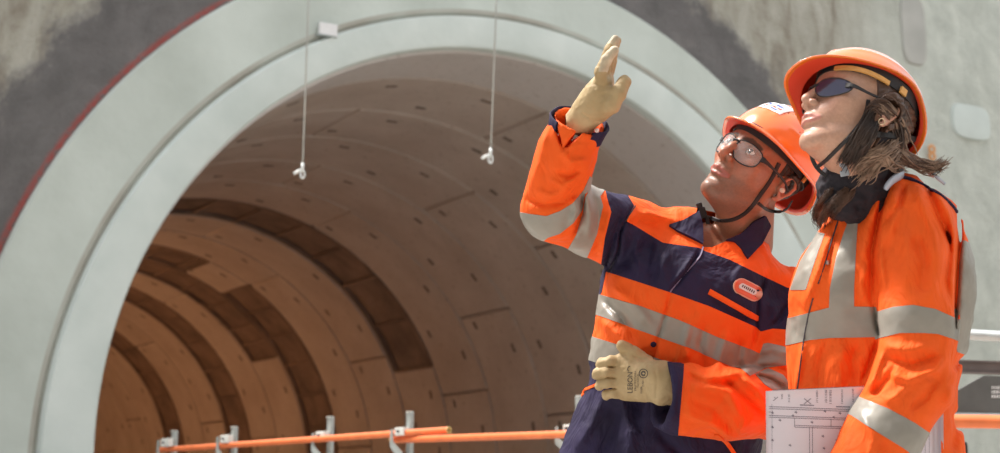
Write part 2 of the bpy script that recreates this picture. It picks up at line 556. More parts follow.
_rs = np.random.RandomState(11)
_LAT = _rs.rand(32, 32, 32).astype(f32) * 2 - 1
def noise(Q, scale=1.0, seed=0):
    q = Q * f32(scale) + f32(seed * 7.31 + 100)
    i = np.floor(q).astype(np.int32); fr = q - i; fr = fr * fr * (3 - 2 * fr)
    i0 = i & 31; i1 = (i + 1) & 31
    x, y, z = fr.T
    def g(a, b, c): return _LAT[a, b, c]
    c00 = g(i0[:, 0], i0[:, 1], i0[:, 2]) * (1 - x) + g(i1[:, 0], i0[:, 1], i0[:, 2]) * x
    c10 = g(i0[:, 0], i1[:, 1], i0[:, 2]) * (1 - x) + g(i1[:, 0], i1[:, 1], i0[:, 2]) * x
    c01 = g(i0[:, 0], i0[:, 1], i1[:, 2]) * (1 - x) + g(i1[:, 0], i0[:, 1], i1[:, 2]) * x
    c11 = g(i0[:, 0], i1[:, 1], i1[:, 2]) * (1 - x) + g(i1[:, 0], i1[:, 1], i1[:, 2]) * x
    return (c00 * (1 - y) + c10 * y) * (1 - z) + (c01 * (1 - y) + c11 * y) * z

def surfnet(f, lo, hi, h, B=8, margin=1.35):
    lo = np.asarray(lo, f32); hi = np.asarray(hi, f32)
    nb = np.ceil((hi - lo) / (h * B)).astype(int)
    n = nb * B + 1
    ii = [np.arange(k) for k in nb]
    G = np.stack(np.meshgrid(*ii, indexing='ij'), -1).reshape(-1, 3)
    C = (lo + (G + 0.5).astype(f32) * h * B).astype(f32)
    dc = np.concatenate([f(C[i:i + 200000]) for i in range(0, len(C), 200000)])
    act = np.abs(dc) < (h * B * 0.87 * margin + h * 2)
    D = np.repeat(np.repeat(np.repeat(np.where(dc < 0, -9, 9).astype(f32).reshape(nb), B, 0), B, 1), B, 2)
    D = np.pad(D, ((0, 1),) * 3, mode='edge')
    o = np.arange(B + 1)
    O = np.stack(np.meshgrid(o, o, o, indexing='ij'), -1).reshape(-1, 3)
    GA = G[act]
    for s0 in range(0, len(GA), 400):
        idx = (GA[s0:s0 + 400, None, :] * B + O[None]).reshape(-1, 3)
        val = f((lo + idx.astype(f32) * h).astype(f32))
        D[idx[:, 0], idx[:, 1], idx[:, 2]] = val
    ins = D < 0
    c = np.zeros(tuple(n - 1), np.int8)
    for dx in (0, 1):
        for dy in (0, 1):
            for dz in (0, 1):
                c += ins[dx:n[0] - 1 + dx, dy:n[1] - 1 + dy, dz:n[2] - 1 + dz]
    m = (c > 0) & (c < 8)
    I = np.argwhere(m)
    vid = np.full(tuple(n - 1), -1, np.int64); vid[m] = np.arange(len(I))
    acc = np.zeros((len(I), 3), f32); cnt = np.zeros(len(I), f32)
    for ax in range(3):
        oth = [a for a in range(3) if a != ax]
        for p in (0, 1):
            for q in (0, 1):
                a = I.copy(); a[:, oth[0]] += p; a[:, oth[1]] += q
                b = a.copy(); b[:, ax] += 1
                da = D[a[:, 0], a[:, 1], a[:, 2]]; db = D[b[:, 0], b[:, 1], b[:, 2]]
                x = (da < 0) != (db < 0)
                t = da[x] / (da[x] - db[x])
                pt = a[x].astype(f32); pt[:, ax] += t
                acc[x] += pt; cnt[x] += 1
    V = lo + acc / cnt[:, None] * h
    F = []
    for ax in range(3):
        u, v = [(1, 2), (2, 0), (0, 1)][ax]
        sl0 = [slice(None)] * 3; sl1 = [slice(None)] * 3
        sl0[ax] = slice(0, n[ax] - 1); sl1[ax] = slice(1, n[ax])
        s = ins[tuple(sl0)] != ins[tuple(sl1)]
        E_ = np.argwhere(s)
        E_ = E_[(E_[:, u] > 0) & (E_[:, v] > 0) & (E_[:, u] < n[u] - 1) & (E_[:, v] < n[v] - 1)]
        fl = ins[E_[:, 0], E_[:, 1], E_[:, 2]]
        def at(du, dv):
            k = E_.copy(); k[:, u] -= du; k[:, v] -= dv
            return vid[k[:, 0], k[:, 1], k[:, 2]]
        q = np.stack([at(1, 1), at(0, 1), at(0, 0), at(1, 0)], 1)
        q[~fl] = q[~fl][:, ::-1]
        F.append(q)
    F = np.concatenate(F)
    F = F[(F >= 0).all(1)]
    return V.astype(f32), F

def laplace(V, F, it=1, lam=0.5):
    e = np.concatenate([F[:, [i, (i + 1) % F.shape[1]]] for i in range(F.shape[1])])
    for _ in range(it):
        acc = np.zeros_like(V); cnt = np.zeros(len(V), f32)
        for a, b in ((0, 1), (1, 0)):
            for k in range(3): acc[:, k] += np.bincount(e[:, a], V[e[:, b], k], len(V))
            cnt += np.bincount(e[:, a], minlength=len(V))
        V = V + lam * (acc / np.maximum(cnt, 1)[:, None] - V)
    return V.astype(f32)
def vnormals(V, T):
    fn = np.cross(V[T[:, 1]] - V[T[:, 0]], V[T[:, 2]] - V[T[:, 0]])
    N = np.zeros_like(V)
    for i in range(3):
        for k in range(3): N[:, k] += np.bincount(T[:, i], fn[:, k], len(V))
    return N / (np.linalg.norm(N, axis=1)[:, None] + 1e-9)
def tris(F):
    return np.concatenate([F[:, [0, 1, 2]], F[:, [0, 2, 3]]]) if F.shape[1] == 4 else F

def clip(V, T, phi):
    """cut a triangle mesh along phi = 0; returns (V, T) where phi < 0 and where phi > 0; V may carry extra columns"""
    phi = phi.astype(np.float64).copy(); phi[np.abs(phi) < 1e-5] = 1e-5
    s = phi[T] < 0; ns = s.sum(1)
    V = V.astype(np.float64)
    mix = T[(ns > 0) & (ns < 3)]; sm = s[(ns > 0) & (ns < 3)]
    # rotate so that the lone vertex comes first
    lone = np.where(sm.sum(1) == 1, sm.argmax(1), (~sm).argmax(1))
    r = np.arange(len(mix))
    a = mix[r, lone]; b = mix[r, (lone + 1) % 3]; c = mix[r, (lone + 2) % 3]
    an = phi[a] < 0
    def edges(p, q):
        lo_, hi_ = np.minimum(p, q), np.maximum(p, q)
        return lo_ * np.int64(len(V)) + hi_
    k1, k2 = edges(a, b), edges(a, c)
    uk, inv = np.unique(np.concatenate([k1, k2]), return_inverse=True)
    p = (uk // len(V)).astype(int); q = (uk % len(V)).astype(int)
    t = (phi[p] / (phi[p] - phi[q]))[:, None]
    NV = V[p] * (1 - t) + V[q] * t
    i1 = len(V) + inv[:len(k1)]; i2 = len(V) + inv[len(k1):]
    VV = np.concatenate([V, NV])
    tip = np.stack([a, i1, i2], 1); bs = np.concatenate([np.stack([i1, b, c], 1), np.stack([i1, c, i2], 1)])
    an2 = np.concatenate([an, an])
    neg = np.concatenate([T[ns == 3], tip[an], bs[~an2]]); pos = np.concatenate([T[ns == 0], tip[~an], bs[an2]])
    out = []
    for TT in (neg, pos):
        if len(TT) == 0: out.append((VV[:0], TT)); continue
        u, iv = np.unique(TT.ravel(), return_inverse=True)
        out.append((VV[u], iv.reshape(-1, 3)))
    return out
def thicken(V, N, T, t, depth=None):
    """offset a patch outwards by t and give it a rim back to (and a little under) the surface"""
    depth = t + 0.6 if depth is None else depth
    W = V + N * t
    e = np.concatenate([T[:, [0, 1]], T[:, [1, 2]], T[:, [2, 0]]])
    key = {}
    ks = np.minimum(e[:, 0], e[:, 1]) * len(V) + np.maximum(e[:, 0], e[:, 1])
    u, inv, c = np.unique(ks, return_inverse=True, return_counts=True)
    be = e[c[inv] == 1]
    bv, bi = np.unique(be.ravel(), return_inverse=True)
    bi = bi.reshape(-1, 2)
    n = len(V); m = len(bv)
    # separate top rim vertices keep the edge crisp
    W2 = np.concatenate([W, W[bv], W[bv] - N[bv] * depth])
    A = n + bi; Bq = n + m + bi
    rim = np.concatenate([np.stack([A[:, 1], A[:, 0], Bq[:, 0]], 1), np.stack([A[:, 1], Bq[:, 0], Bq[:, 1]], 1)])
    return W2, np.concatenate([T, rim]), bv

def seg2(x, y, pts):
    """image-plane distance to a polyline and the fraction along it"""
    best = np.full(len(x), 1e9, f32); fr = np.zeros(len(x), f32)
    n = len(pts) - 1
    for i in range(n):
        ax, ay = pts[i]; bx, by = pts[i + 1]
        dx, dy = bx - ax, by - ay
        h = np.clip(((x - ax) * dx + (y - ay) * dy) / (dx * dx + dy * dy), 0, 1)
        d = np.hypot(x - ax - h * dx, y - ay - h * dy)
        m = d < best
        best[m] = d[m]; fr[m] = (i + h[m]) / n
    return best, fr
def folds(Q, strokes):
    x, y = proj(Q)
    out = np.zeros(len(Q), f32)
    for pts, wd, hh in strokes:
        xs = [p[0] for p in pts]; ys = [p[1] for p in pts]
        m = (x > min(xs) - 3 * wd) & (x < max(xs) + 3 * wd) & (y > min(ys) - 3 * wd) & (y < max(ys) + 3 * wd)
        if not m.any(): continue
        d, fr = seg2(x[m], y[m], pts)
        tp = np.clip(np.minimum(fr, 1 - fr) * 4 + 0.25, 0, 1)
        out[m] += hh * tp * np.exp(-(d / wd) ** 2)
    return out

def raycast(f, px, py, z0=-260, z1=160, step=1.0):
    """first hit of the camera rays through pixels (px, py) with the surface f = 0"""
    px = np.atleast_1d(np.asarray(px, f32)); py = np.atleast_1d(np.asarray(py, f32))
    dz = np.arange(z0, z1, step, dtype=f32)
    Z = FPX + dz[None, :]
    Q = np.stack([(px[:, None] - 500) * Z / FPX, (226.5 - py[:, None]) * Z / FPX, np.broadcast_to(Z, (len(px), len(dz)))], -1)
    D = f(Q.reshape(-1, 3).astype(f32)).reshape(len(px), len(dz))
    hit = D < 0
    k = np.where(hit.any(1), hit.argmax(1), D.argmin(1))
    k0 = np.maximum(k - 1, 0); r = np.arange(len(px))
    d0, d1 = D[r, k0], D[r, k]
    t = np.where((d0 > 0) & (d1 < 0), d0 / (d0 - d1 + 1e-9), 1.0)
    zz = dz[k0] + t * (dz[k] - dz[k0])
    return np.stack([P(a, b, c) for a, b, c in zip(px, py, zz)])
def grad(f, Q, e=1.0):
    g = np.stack([f(Q + V3(*[e if i == k else 0 for i in range(3)])) - f(Q - V3(*[e if i == k else 0 for i in range(3)])) for k in range(3)], 1)
    return g / (np.linalg.norm(g, axis=1)[:, None] + 1e-9)

def resample(pts, n):
    pts = np.asarray(pts, float)
    # Catmull-Rom through the points
    t = np.linspace(0, len(pts) - 1, n); out = []
    for x in t:
        i = min(int(x), len(pts) - 2); u = x - i
        p0 = pts[max(i - 1, 0)]; p1 = pts[i]; p2 = pts[i + 1]; p3 = pts[min(i + 2, len(pts) - 1)]
        out.append(0.5 * (2 * p1 + (p2 - p0) * u + (2 * p0 - 5 * p1 + 4 * p2 - p3) * u * u + (3 * p1 - p0 - 3 * p2 + p3) * u ** 3))
    return np.array(out)
def ribbon(pts, nrm, width, thick, wv=None):
    """flat strap along 3D points, lying on normals; returns V, F"""
    pts = np.asarray(pts, float); nrm = np.asarray(nrm, float)
    V, F = [], []
    n = len(pts)
    for i in range(n):
        t = pts[min(i + 1, n - 1)] - pts[max(i - 1, 0)]; t /= np.linalg.norm(t) + 1e-9
        nn = nrm[i] - t * (nrm[i] @ t); nn /= np.linalg.norm(nn) + 1e-9
        b = np.cross(t, nn)
        w_ = width[i] if hasattr(width, '__len__') else width
        for sx, sy in ((-1, -.5), (-.8, .5), (.8, .5), (1, -.5)):
            V.append(pts[i] + b * sx * w_ / 2 + nn * sy * thick)
    for i in range(n - 1):
        for k in range(4):
            k2 = (k + 1) % 4
            F.append([i * 4 + k, i * 4 + k2, (i + 1) * 4 + k2, (i + 1) * 4 + k])
    F.append([0, 1, 2, 3]); F.append([(n - 1) * 4 + k for k in (3, 2, 1, 0)])
    return np.array(V), F
def surf_strap(f, pix, width, thick, off=0.3, n=24):
    pp = resample(pix, n)
    Q = raycast(f, pp[:, 0], pp[:, 1])
    for _ in range(2):
        Q[1:-1] = 0.25 * Q[:-2] + 0.5 * Q[1:-1] + 0.25 * Q[2:]
    N = grad(f, Q.astype(f32))
    return ribbon(Q + N * (off + thick / 2), N, width, thick)

class Fig:
    """one person: frame of its own in pixels, scale s metres per pixel"""
    def __init__(s, name, s_, foot):
        s.s = s_; s.root = empty(name, foot); s.root_world = Vector(foot)
    def put(s, name, V, F, m, parent=None, **kw):
        return mesh_obj(name, toworld(V, s.s), [list(q)[::-1] for q in F], m, parent or s.root, **kw)

# ------------------------------------------------------------------ heads, in millimetres: x forward, y to the person's left, z up, origin between the ears
def head_rot(yaw, pitch, roll):
    y, p, r = np.radians([yaw, pitch, roll])
    Rx = np.array([[1, 0, 0], [0, np.cos(r), -np.sin(r)], [0, np.sin(r), np.cos(r)]])
    Ry = np.array([[np.cos(p), 0, -np.sin(p)], [0, 1, 0], [np.sin(p), 0, np.cos(p)]])
    Rz = np.array([[np.cos(y), -np.sin(y), 0], [np.sin(y), np.cos(y), 0], [0, 0, 1]])
    return (np.array([[0, 1, 0], [0, 0, 1], [-1, 0, 0]], float) @ Rz @ Ry @ Rx)
class Head:
    def __init__(s, o, rot, smm, male=True):
        s.o = np.asarray(o, f32); s.M = head_rot(*rot).astype(f32); s.k = f32(smm)          # smm: millimetres per pixel
        s.male = male
    def mm(s, Q): return ((Q - s.o) @ s.M) * s.k
    def px(s, H): return (np.asarray(H, f32) / s.k) @ s.M.T + s.o
    def vec(s, H): return np.asarray(H, f32) @ s.M.T
    def skin(s, H):
        A = H.copy(); A[:, 1] = np.abs(A[:, 1])
        ma = s.male
        d = ellipsoid(H, (-4, 0, 46), (97, 73, 80))
        d = smin(d, ellipsoid(H, (30, 0, -12), (60, 57 if ma else 53, 76)), 22)
        d = smin(d, sphere(A, (62, 38 if ma else 36, -4), 20), 20)                       # cheek bones
        d = smin(d, ellipsoid(H, (66, 0, -36), (34, 30, 30)), 16)
        d = smin(d, capsule(A, (4, 50 if ma else 46, -48), (72, 16, -82 if ma else -78), 15 if ma else 13, 12), 18)    # jaw
        d = smin(d, capsule(A, (0, 58, -5), (4, 50, -48), 13, 13), 16)
        d = smin(d, ellipsoid(H, (82 if ma else 79, 0, -80), (17, 19, 17)), 12)         # chin
        d = smin(d, ellipsoid(H, (34, 0, -62), (46, 42, 26)), 14)
        d = smin(d, capsule(A, (89, 6, 36), (70, 44, 33), 8 if ma else 5, 7 if ma else 5), 12)          # brow
        d = smax(d, -ellipsoid(A, (96, 31, 17), (17, 19, 13)), 9)                        # eye sockets
        d = smin(d, sphere(A, (74, 31, 17), 14.5), 4)                                    # lids over the eyeball
        slit = ellipsoid(A, (88, 31, 17.5), (9, 12.5, 4.2))
        d = smax(d, -slit, 1.5)
        d = smin(d, capsule(H, (90, 0, 26), (108, 0, -6), 6.5, 8), 8)                    # nose
        if ma: d = smin(d, sphere(H, (100, 0, 8), 8), 8)
        d = smin(d, sphere(H, (111, 0, -11), 9.0 if ma else 7.5), 5)
        d = smin(d, ellipsoid(A, (99, 12 if ma else 10.5, -16), (10, 6.5, 7)), 4)
        d = smin(d, capsule(H, (108, 0, -19), (96, 0, -26), 4.5, 6), 4)
        d = smax(d, -ellipsoid(A, (104, 6.5, -23), (5.5, 3, 4.5)), 1.5)                  # nostrils
        op = 3.0 if ma else 0.8
        d = smin(d, chain(A, [(99, 0, -38.5), (97, 11, -39.5), (88, 25, -44)], [3.2, 2.8, 1.5]), 5)   # upper lip
        d = smin(d, sphere(H, (100.5, 0, -39), 3.6), 4)
        d = smin(d, chain(A, [(97.5, 0, -50 - op), (94, 11, -49.5 - op), (87, 24, -45 - op * .3)], [3.6, 3.2, 1.5]), 5)   # lower lip
        d = smax(d, -chain(A, [(106, 0, -44.5 - op * .5), (103, 10, -44.5 - op * .5), (95, 25, -45)], [1.4 + op * .55, 1.2 + op * .45, 0.8]), 1.2)
        d = smax(d, -ellipsoid(H, (99, 0, -62), (5, 20, 6)), 9)                          # fold under the lower lip
        if ma:                                                                            # cheek folds
            d = d + 1.6 * np.exp(-(seg3(A, [(92, 19, -16), (86, 30, -36), (80, 33, -52)]) / 3.5) ** 2)
        # ears
        E = A
        d = smin(d, ellipsoid(E, (-6, 74, 0), (15, 5, 26), _EARM), 7)
        d = smin(d, chain(E, [(2, 76, 4), (5, 79, 18), (-3, 82, 29), (-15, 84, 28), (-22, 85, 15), (-20, 83, 0), (-12, 79, -14), (-4, 76, -24), (1, 74, -26)],
                          [2.6, 3.0, 3.2, 3.4, 3.4, 3.2, 3.2, 4.6, 3.6]), 2.5)
        d = smax(d, -ellipsoid(E, (-5, 81, -2), (8, 6, 11)), 3)
        d = smin(d, ellipsoid(E, (5, 75, -3), (3.5, 4.5, 5.5)), 3)                       # tragus
        return d
_EARM = frame((0.05, -0.25, 1.0), (1, 0.35, 0))
def seg3(Q, pts):
    best = None
    for a, b in zip(pts[:-1], pts[1:]):
        e = capsule(Q, a, b, 0, 0); best = e if best is None else np.minimum(best, e)
    return best

def sm(x, a, b):
    t = np.clip((x - a) / (b - a), 0, 1); return t * t * (3 - 2 * t)
def skin_colour(H, male):
    n = noise(H, 0.09, 1) * 0.5 + noise(H, 0.25, 2) * 0.3
    A = H.copy(); A[:, 1] = np.abs(A[:, 1])
    base = np.array([0.37, 0.165, 0.10] if male else [0.57, 0.33, 0.235], f32)
    C = base[None] * (1 + 0.10 * n[:, None])
    def blend(w, c): 
        w = w[:, None]; return C * (1 - w) + np.array(c, f32)[None] * w
    red = np.exp(-(sphere(A, (82, 34, -14), 0) / 20) ** 2) * 0.45 + np.exp(-(sphere(H, (116, 0, -12), 0) / 12) ** 2) * 0.5
    ear = sm(A[:, 1], 72, 78) * (H[:, 0] < 12) * 0.55
    C = blend(np.clip(red + ear, 0, 1), (0.56, 0.20, 0.13) if male else (0.66, 0.32, 0.24))
    # lips
    up = seg3(A, [(102, 0, -40), (98, 11, -41), (89, 24, -44.5)]); lo = seg3(A, [(101, 0, -52), (96, 11, -51), (89, 24, -46)])
    lw = 1 - sm(np.minimum(up, lo), 3.0, 4.8)
    C = blend(lw * 0.85, (0.40, 0.13, 0.11) if male else (0.55, 0.22, 0.19))
    # brows
    br = seg3(A, [(96, 10, 33), (93, 24, 38), (80, 44, 33)])
    C = blend((1 - sm(br + noise(H, 0.5, 4) * 1.2, 3.2, 5.5)) * (0.85 if male else 0.7), (0.05, 0.03, 0.022))
    if male:
        beard = sm(-H[:, 2], 30, 44) * (1 - sm(-H[:, 2], 96, 112)) * sm(H[:, 0], 5, 28)
        beard = np.maximum(beard, np.exp(-((H[:, 2] + 33) / 7) ** 2) * sm(H[:, 0], 82, 92) * 0.8) * (1 - lw)
        C = blend(beard * (0.62 + 0.2 * noise(H, 0.6, 5)), (0.19, 0.115, 0.085))
    lash = np.exp(-((ellipsoid(A, (88, 31, 17.5), (9, 12.5, 4.2)) - 0.3) / 1.3) ** 2)
    C = blend(lash * 0.75, (0.05, 0.025, 0.02))
    return np.clip(C, 0, 1)

def skin_material():
    m, nt, b = newmat('skin')
    N, L = nt.nodes, nt.links
    at = N.new('ShaderNodeAttribute'); at.attribute_name = 'Col'
    tc = N.new('ShaderNodeTexCoord')
    n = add_noise(N, L, tc.outputs['Object'], 180, 4)
    L.new(mixc(N, L, 1.0, at.outputs['Color'], ramp(N, L, n, [(0.3, (0.86, 0.84, 0.84)), (0.7, (1, 1, 1))]), 'MULTIPLY'), b.inputs['Base Color'])
    b.inputs['Roughness'].default_value = 0.42
    b.inputs['Specular IOR Level'].default_value = 0.5
    b.inputs['Subsurface Weight'].default_value = 0.12
    b.inputs['Subsurface Radius'].default_value = (0.010, 0.004, 0.002)
    b.inputs['Subsurface Scale'].default_value = 0.6
    bp = N.new('ShaderNodeBump'); bp.inputs['Strength'].default_value = 0.25; bp.inputs['Distance'].default_value = 0.002
    L.new(n, bp.inputs['Height']); L.new(bp.outputs[0], b.inputs['Normal'])
    return m
M_SKIN = skin_material()
M_EYE = mat('eye_white', (0.75, 0.70, 0.66), 0.15, var=0.03)
M_IRIS = mat('dark_iris', (0.05, 0.028, 0.018), 0.1, var=0.1, coat=1.0)
M_ORANGE = mat('orange_workwear_cloth', (0.90, 0.115, 0.012), 0.75, var=0.07, vscale=14, bump=0.25, bscale=70, sheen=0.0, spec=0.25, wrinkle=0.9, bdist=0.004)
M_NAVY = mat('navy_workwear_cloth', (0.019, 0.013, 0.045), 0.78, var=0.25, vscale=12, bump=0.25, bscale=70, sheen=0.0, spec=0.3, wrinkle=0.9, bdist=0.004)
M_TAPE = mat('grey_reflective_tape', (0.30, 0.275, 0.24), 0.42, metal=0.1, var=0.06, vscale=30, bump=0.12, bscale=60, bdist=0.003)
M_GLOVE = mat('cream_leather_glove', (0.36, 0.25, 0.12), 0.66, var=0.0, vscale=16, col2=(0.52, 0.385, 0.215), bump=0.25, bscale=90, bdist=0.002)
M_BLACK = mat('black_webbing', (0.018, 0.016, 0.018), 0.6, var=0.2)
M_HAT = mat('orange_hard_hat_shell', (0.95, 0.19, 0.018), 0.22, var=0.04, vscale=10, coat=1.0, spec=0.7)
M_HATIN = mat('hard_hat_inside_glow', (0.75, 0.055, 0.02), 0.5, var=0.08)  # red stands for light glowing through the shell
M_WHITE = mat('white_print', (0.82, 0.80, 0.80), 0.5, var=0.04)
M_GOLD = mat('tan_headband_pad', (0.72, 0.36, 0.10), 0.5, var=0.15, vscale=60)
M_STITCH = mat('dark_seam_thread', (0.05, 0.04, 0.05), 0.8)
M_INK = mat('dark_glove_print', (0.09, 0.075, 0.06), 0.7)
M_PIPE_OR = mat('orange_rail_paint', (0.80, 0.19, 0.06), 0.45, var=0.12, vscale=12)
M_CLEAR, _nt, _b = newmat('clear_lens')
_b.inputs['Base Color'].default_value = (0.80, 0.83, 0.85, 1); _b.inputs['Roughness'].default_value = 0.03; _b.inputs['Alpha'].default_value = 0.12
_b.inputs['Coat Weight'].default_value = 0.0; _b.inputs['Specular IOR Level'].default_value = 0.6
M_TINT, _nt, _b = newmat('tinted_lens')
_b.inputs['Base Color'].default_value = (0.045, 0.035, 0.07, 1); _b.inputs['Roughness'].default_value = 0.16; _b.inputs['Alpha'].default_value = 0.82
_b.inputs['Specular IOR Level'].default_value = 0.8; _b.inputs['Specular Tint'].default_value = (0.75, 0.8, 1.0, 1)

class _H:  # helpers that place millimetre shapes of the head on the figure
    pass
def hput(fig, hd, name, H, F, m, parent, **kw):
    return fig.put(name, hd.px(np.asarray(H, f32)), [list(q)[::-1] for q in F], m, parent, **kw)

# --- hard hat
def hat_frame(tilt):
    c, s_ = math.cos(tilt), math.sin(tilt)
    return np.array([[c, 0, -s_], [0, 1, 0], [s_, 0, c]], f32)      # nose up by tilt
def rim_z(X, Y): return 36 + 0.02 * X - 0.0013 * Y * Y * sm(X, -60, 70) - 0.00045 * Y * Y - 0.0010 * np.maximum(X - 90, 0) ** 2 + 0.0 * X
class Hat:
    def __init__(s, hd, tilt=0.0, off=(0, 0, 0), brim=1.0, sc=1.0, roll=0.0, arch=0.0):
        cr, sr = math.cos(roll), math.sin(roll)
        s.arch = arch; s.sc = sc; s.hd = hd; s.T = (hat_frame(tilt) @ np.array([[1, 0, 0], [0, cr, -sr], [0, sr, cr]], f32)).astype(f32); s.off = np.array(off, f32); s.brim = brim
    def h(s, H): return (H - s.off) @ s.T / s.sc
    def H(s, h): return (np.asarray(h, f32) * s.sc) @ s.T.T + s.off
    def low(s, h):
        return rim_z(h[:, 0], h[:, 1]) + s.arch * (1 - (h[:, 0] / 100.0) ** 2) - 20 * sm(-h[:, 0], 20, 100)
    def outer(s, h):
        d = ellipsoid(h, (-2, 0, 44), (121, 102, 108))
        ay = np.abs(h[:, 1])
        ridge = (np.exp(-((ay - 24) / 6.0) ** 2) + 0.9 * np.exp(-(h[:, 1] / 8.0) ** 2)) * sm(h[:, 2], 70, 100)
        side = np.exp(-((h[:, 2] - 74 - 0.06 * h[:, 0]) / 5.0) ** 2) * sm(ay, 50, 70) * 0.7
        return d - 2.6 * ridge - 2.2 * side
    def shell(s, h):
        o = s.outer(h)
        low = s.low(h)
        d = smax(smax(o, -(o + 3.6), 0.5), low - h[:, 2], 2.0)
        # brim: peak in front and a narrow flare all round
        X, Y = h[:, 0], h[:, 1]
        ex = 126 + (44 * s.brim * np.exp(-(Y / 78.0) ** 4) - 3) * sm(X, -10, 60)
        fp = np.sqrt((X / ex) ** 2 + (Y / 110) ** 2)
        plate = np.abs(h[:, 2] - low - 1.0) - 1.8
        b = smax(smax(plate, (fp - 1) * 100, 2.0), -(o + 3.0), 1.0)
        d = smin(d, b, 4.0)
        # rolled edge
        lip = np.hypot((fp - 0.995) * 110, h[:, 2] - low - 0.5) - 2.9
        return smin(d, lip, 1.5)
def build_hat(fig, hd, hat, parent, label=None):
    f = lambda h: hat.shell(h)
    V, F = surfnet(f, (-140, -122, -20), (180, 122, 165), 2.1)
    V = laplace(V, F, 3, 0.5)
    # split the outside from the underside with its painted red glow
    H = hat.H(V)
    N = -0  # px space orientation is handled in put
    o = hput(fig, hd, 'hard_hat', H, F, M_HAT, parent)
    o.data.materials.append(M_HATIN)
    inner = hat.outer(V) < -1.9
    under = np.abs(V[:, 2] - 0) > 1e9
    low = hat.low(V)
    under = (V[:, 2] < low - 0.3) & (hat.outer(V) > -1.9)
    ex = 126 + (44 * hat.brim * np.exp(-(V[:, 1] / 78.0) ** 4) - 3) * sm(V[:, 0], -10, 60)
    fp = np.sqrt((V[:, 0] / ex) ** 2 + (V[:, 1] / 110) ** 2)
    vi = inner | (under & (fp < 0.955))
    fi = vi[F].sum(1) >= 3
    o.data.polygons.foreach_set('material_index', fi.astype(np.int32))
    return o

def band_loop(hat, z0, rx, ry, wz, th, n=64, zf=None, a0=-math.pi, a1=math.pi, cx=-2):
    """a flat strap standing upright round the head in hat coordinates"""
    V, F = [], []
    closed = (a1 - a0) > 6.28
    m = n if closed else n + 1
    for k in range(m):
        a = a0 + (a1 - a0) * k / n
        zz = z0 + (zf(a) if zf else 0)
        for dz, rr in ((-1, 0), (1, 0), (1, th), (-1, th)):
            V.append((cx + (rx + rr) * math.cos(a), (ry + rr) * math.sin(a), zz + dz * wz / 2))
    for k in range(n if closed else n):
        k2 = (k + 1) % m if closed else k + 1
        for j in range(4):
            j2 = (j + 1) % 4
            F.append([k * 4 + j, k2 * 4 + j, k2 * 4 + j2, k * 4 + j2])
    return hat.H(np.array(V, f32)), F

def tube_px(pts, r, n=10, close=False):
    b = MB(); b.tube([tuple(map(float, p)) for p in pts], r, n=n, close=close); return np.array(b.V), b.F

# --- safety glasses in head coordinates
def build_glasses(fig, hd, parent, lens_mat, frame_mat, name='safety_glasses', wrap=False, temple_z=12):
    root_b = MB()
    R0 = 92.0
    def lens_pt(y, z, off=0.0):
        # lens surface: bowed round the face
        x = 101 - (y * y) / (2 * 62.0) - ((z - 14) ** 2) / 400.0 + off
        return (x, y, z)
    outl = []
    if wrap: outl = [(6, 25), (22, 31), (44, 31), (60, 25), (66, 15), (60, 3), (42, -6), (24, -6), (12, 3), (6, 14)]
    else: outl = [(8, 27), (24, 31), (42, 30), (55, 24), (58, 12), (54, -4), (39, -12), (21, -11), (10, -1), (6, 14)]
    outl = resample(outl + [outl[0]], 41)[:-1]
    fr = MB()
    for sgn in (1, -1):
        ring = [lens_pt(sgn * y, z, 0.8) for y, z in outl]
        fr.tube(ring, 1.35 if not wrap else 1.0, n=6, close=True)
    fr.tube([lens_pt(-9, 22, 0.8), lens_pt(0, 24, 1.5), lens_pt(9, 22, 0.8)], 2.2, n=8)
    g = hput(fig, hd, name, fr.V, fr.F, frame_mat, parent)
    for sgn in (1, -1):
        V, F = [], []
        cy, cz = 31, 12
        rings = 7
        for off in (0.9, -0.9):
            V.append(lens_pt(sgn * cy, cz, off))
            for r in range(1, rings + 1):
                for y, z in outl:
                    V.append(lens_pt(sgn * (cy + (y - cy) * r / rings), cz + (z - cz) * r / rings, off))
        n = len(outl); half = 1 + rings * n
        for s0, fl in ((0, sgn > 0), (half, sgn < 0)):
            for k in range(n):
                k2 = (k + 1) % n
                f_ = [s0, s0 + 1 + k, s0 + 1 + k2]; F.append(f_ if fl else f_[::-1])
                for r in range(rings - 1):
                    a = s0 + 1 + r * n
                    f_ = [a + k, a + n + k, a + n + k2, a + k2]; F.append(f_ if fl else f_[::-1])
        hput(fig, hd, 'lens', V, F, lens_mat, g)
        # temple arm: broad at the hinge
        pts = resample([(101 - 56 ** 2 / 124.0, 57, 17), (68, 68, 17), (40, 76, 15), (8, 80, temple_z), (-16, 81, temple_z - 10)], 18)
        pts[:, 1] *= sgn
        nn = np.tile([0.15, sgn, 0.0], (18, 1))
        wv = [11] * 3 + [9, 8, 7, 6, 5] + [4.5] * 10
        V2, F2 = ribbon(pts, nn, wv, 2.4)
        hput(fig, hd, 'temple_arm', V2, F2, M_BLACK, g, smooth=False)
    return g

def build_eyes(fig, hd, parent, look=(0, 0)):
    for sgn in (1, -1):
        bm = bmesh.new()
        bmesh.ops.create_uvsphere(bm, u_segments=24, v_segments=16, radius=12.6)
        V = np.array([v.co[:] for v in bm.verts]); F = [[v.index for v in f.verts] for f in bm.faces]
        bm.free()
        V = V @ np.array([[0, 0, 1], [0, 1, 0], [-1, 0, 0]], float).T      # pole to +x
        fm = [1 if np.linalg.norm(V[f].mean(0) - np.array([12.6, 0, 1.5])) < 6.0 else 0 for f in F]
        V = V + np.array([75.2, 31 * sgn, 17])
        hput(fig, hd, 'eye', V, F, None, parent, mats=[M_EYE, M_IRIS], fmat=fm)

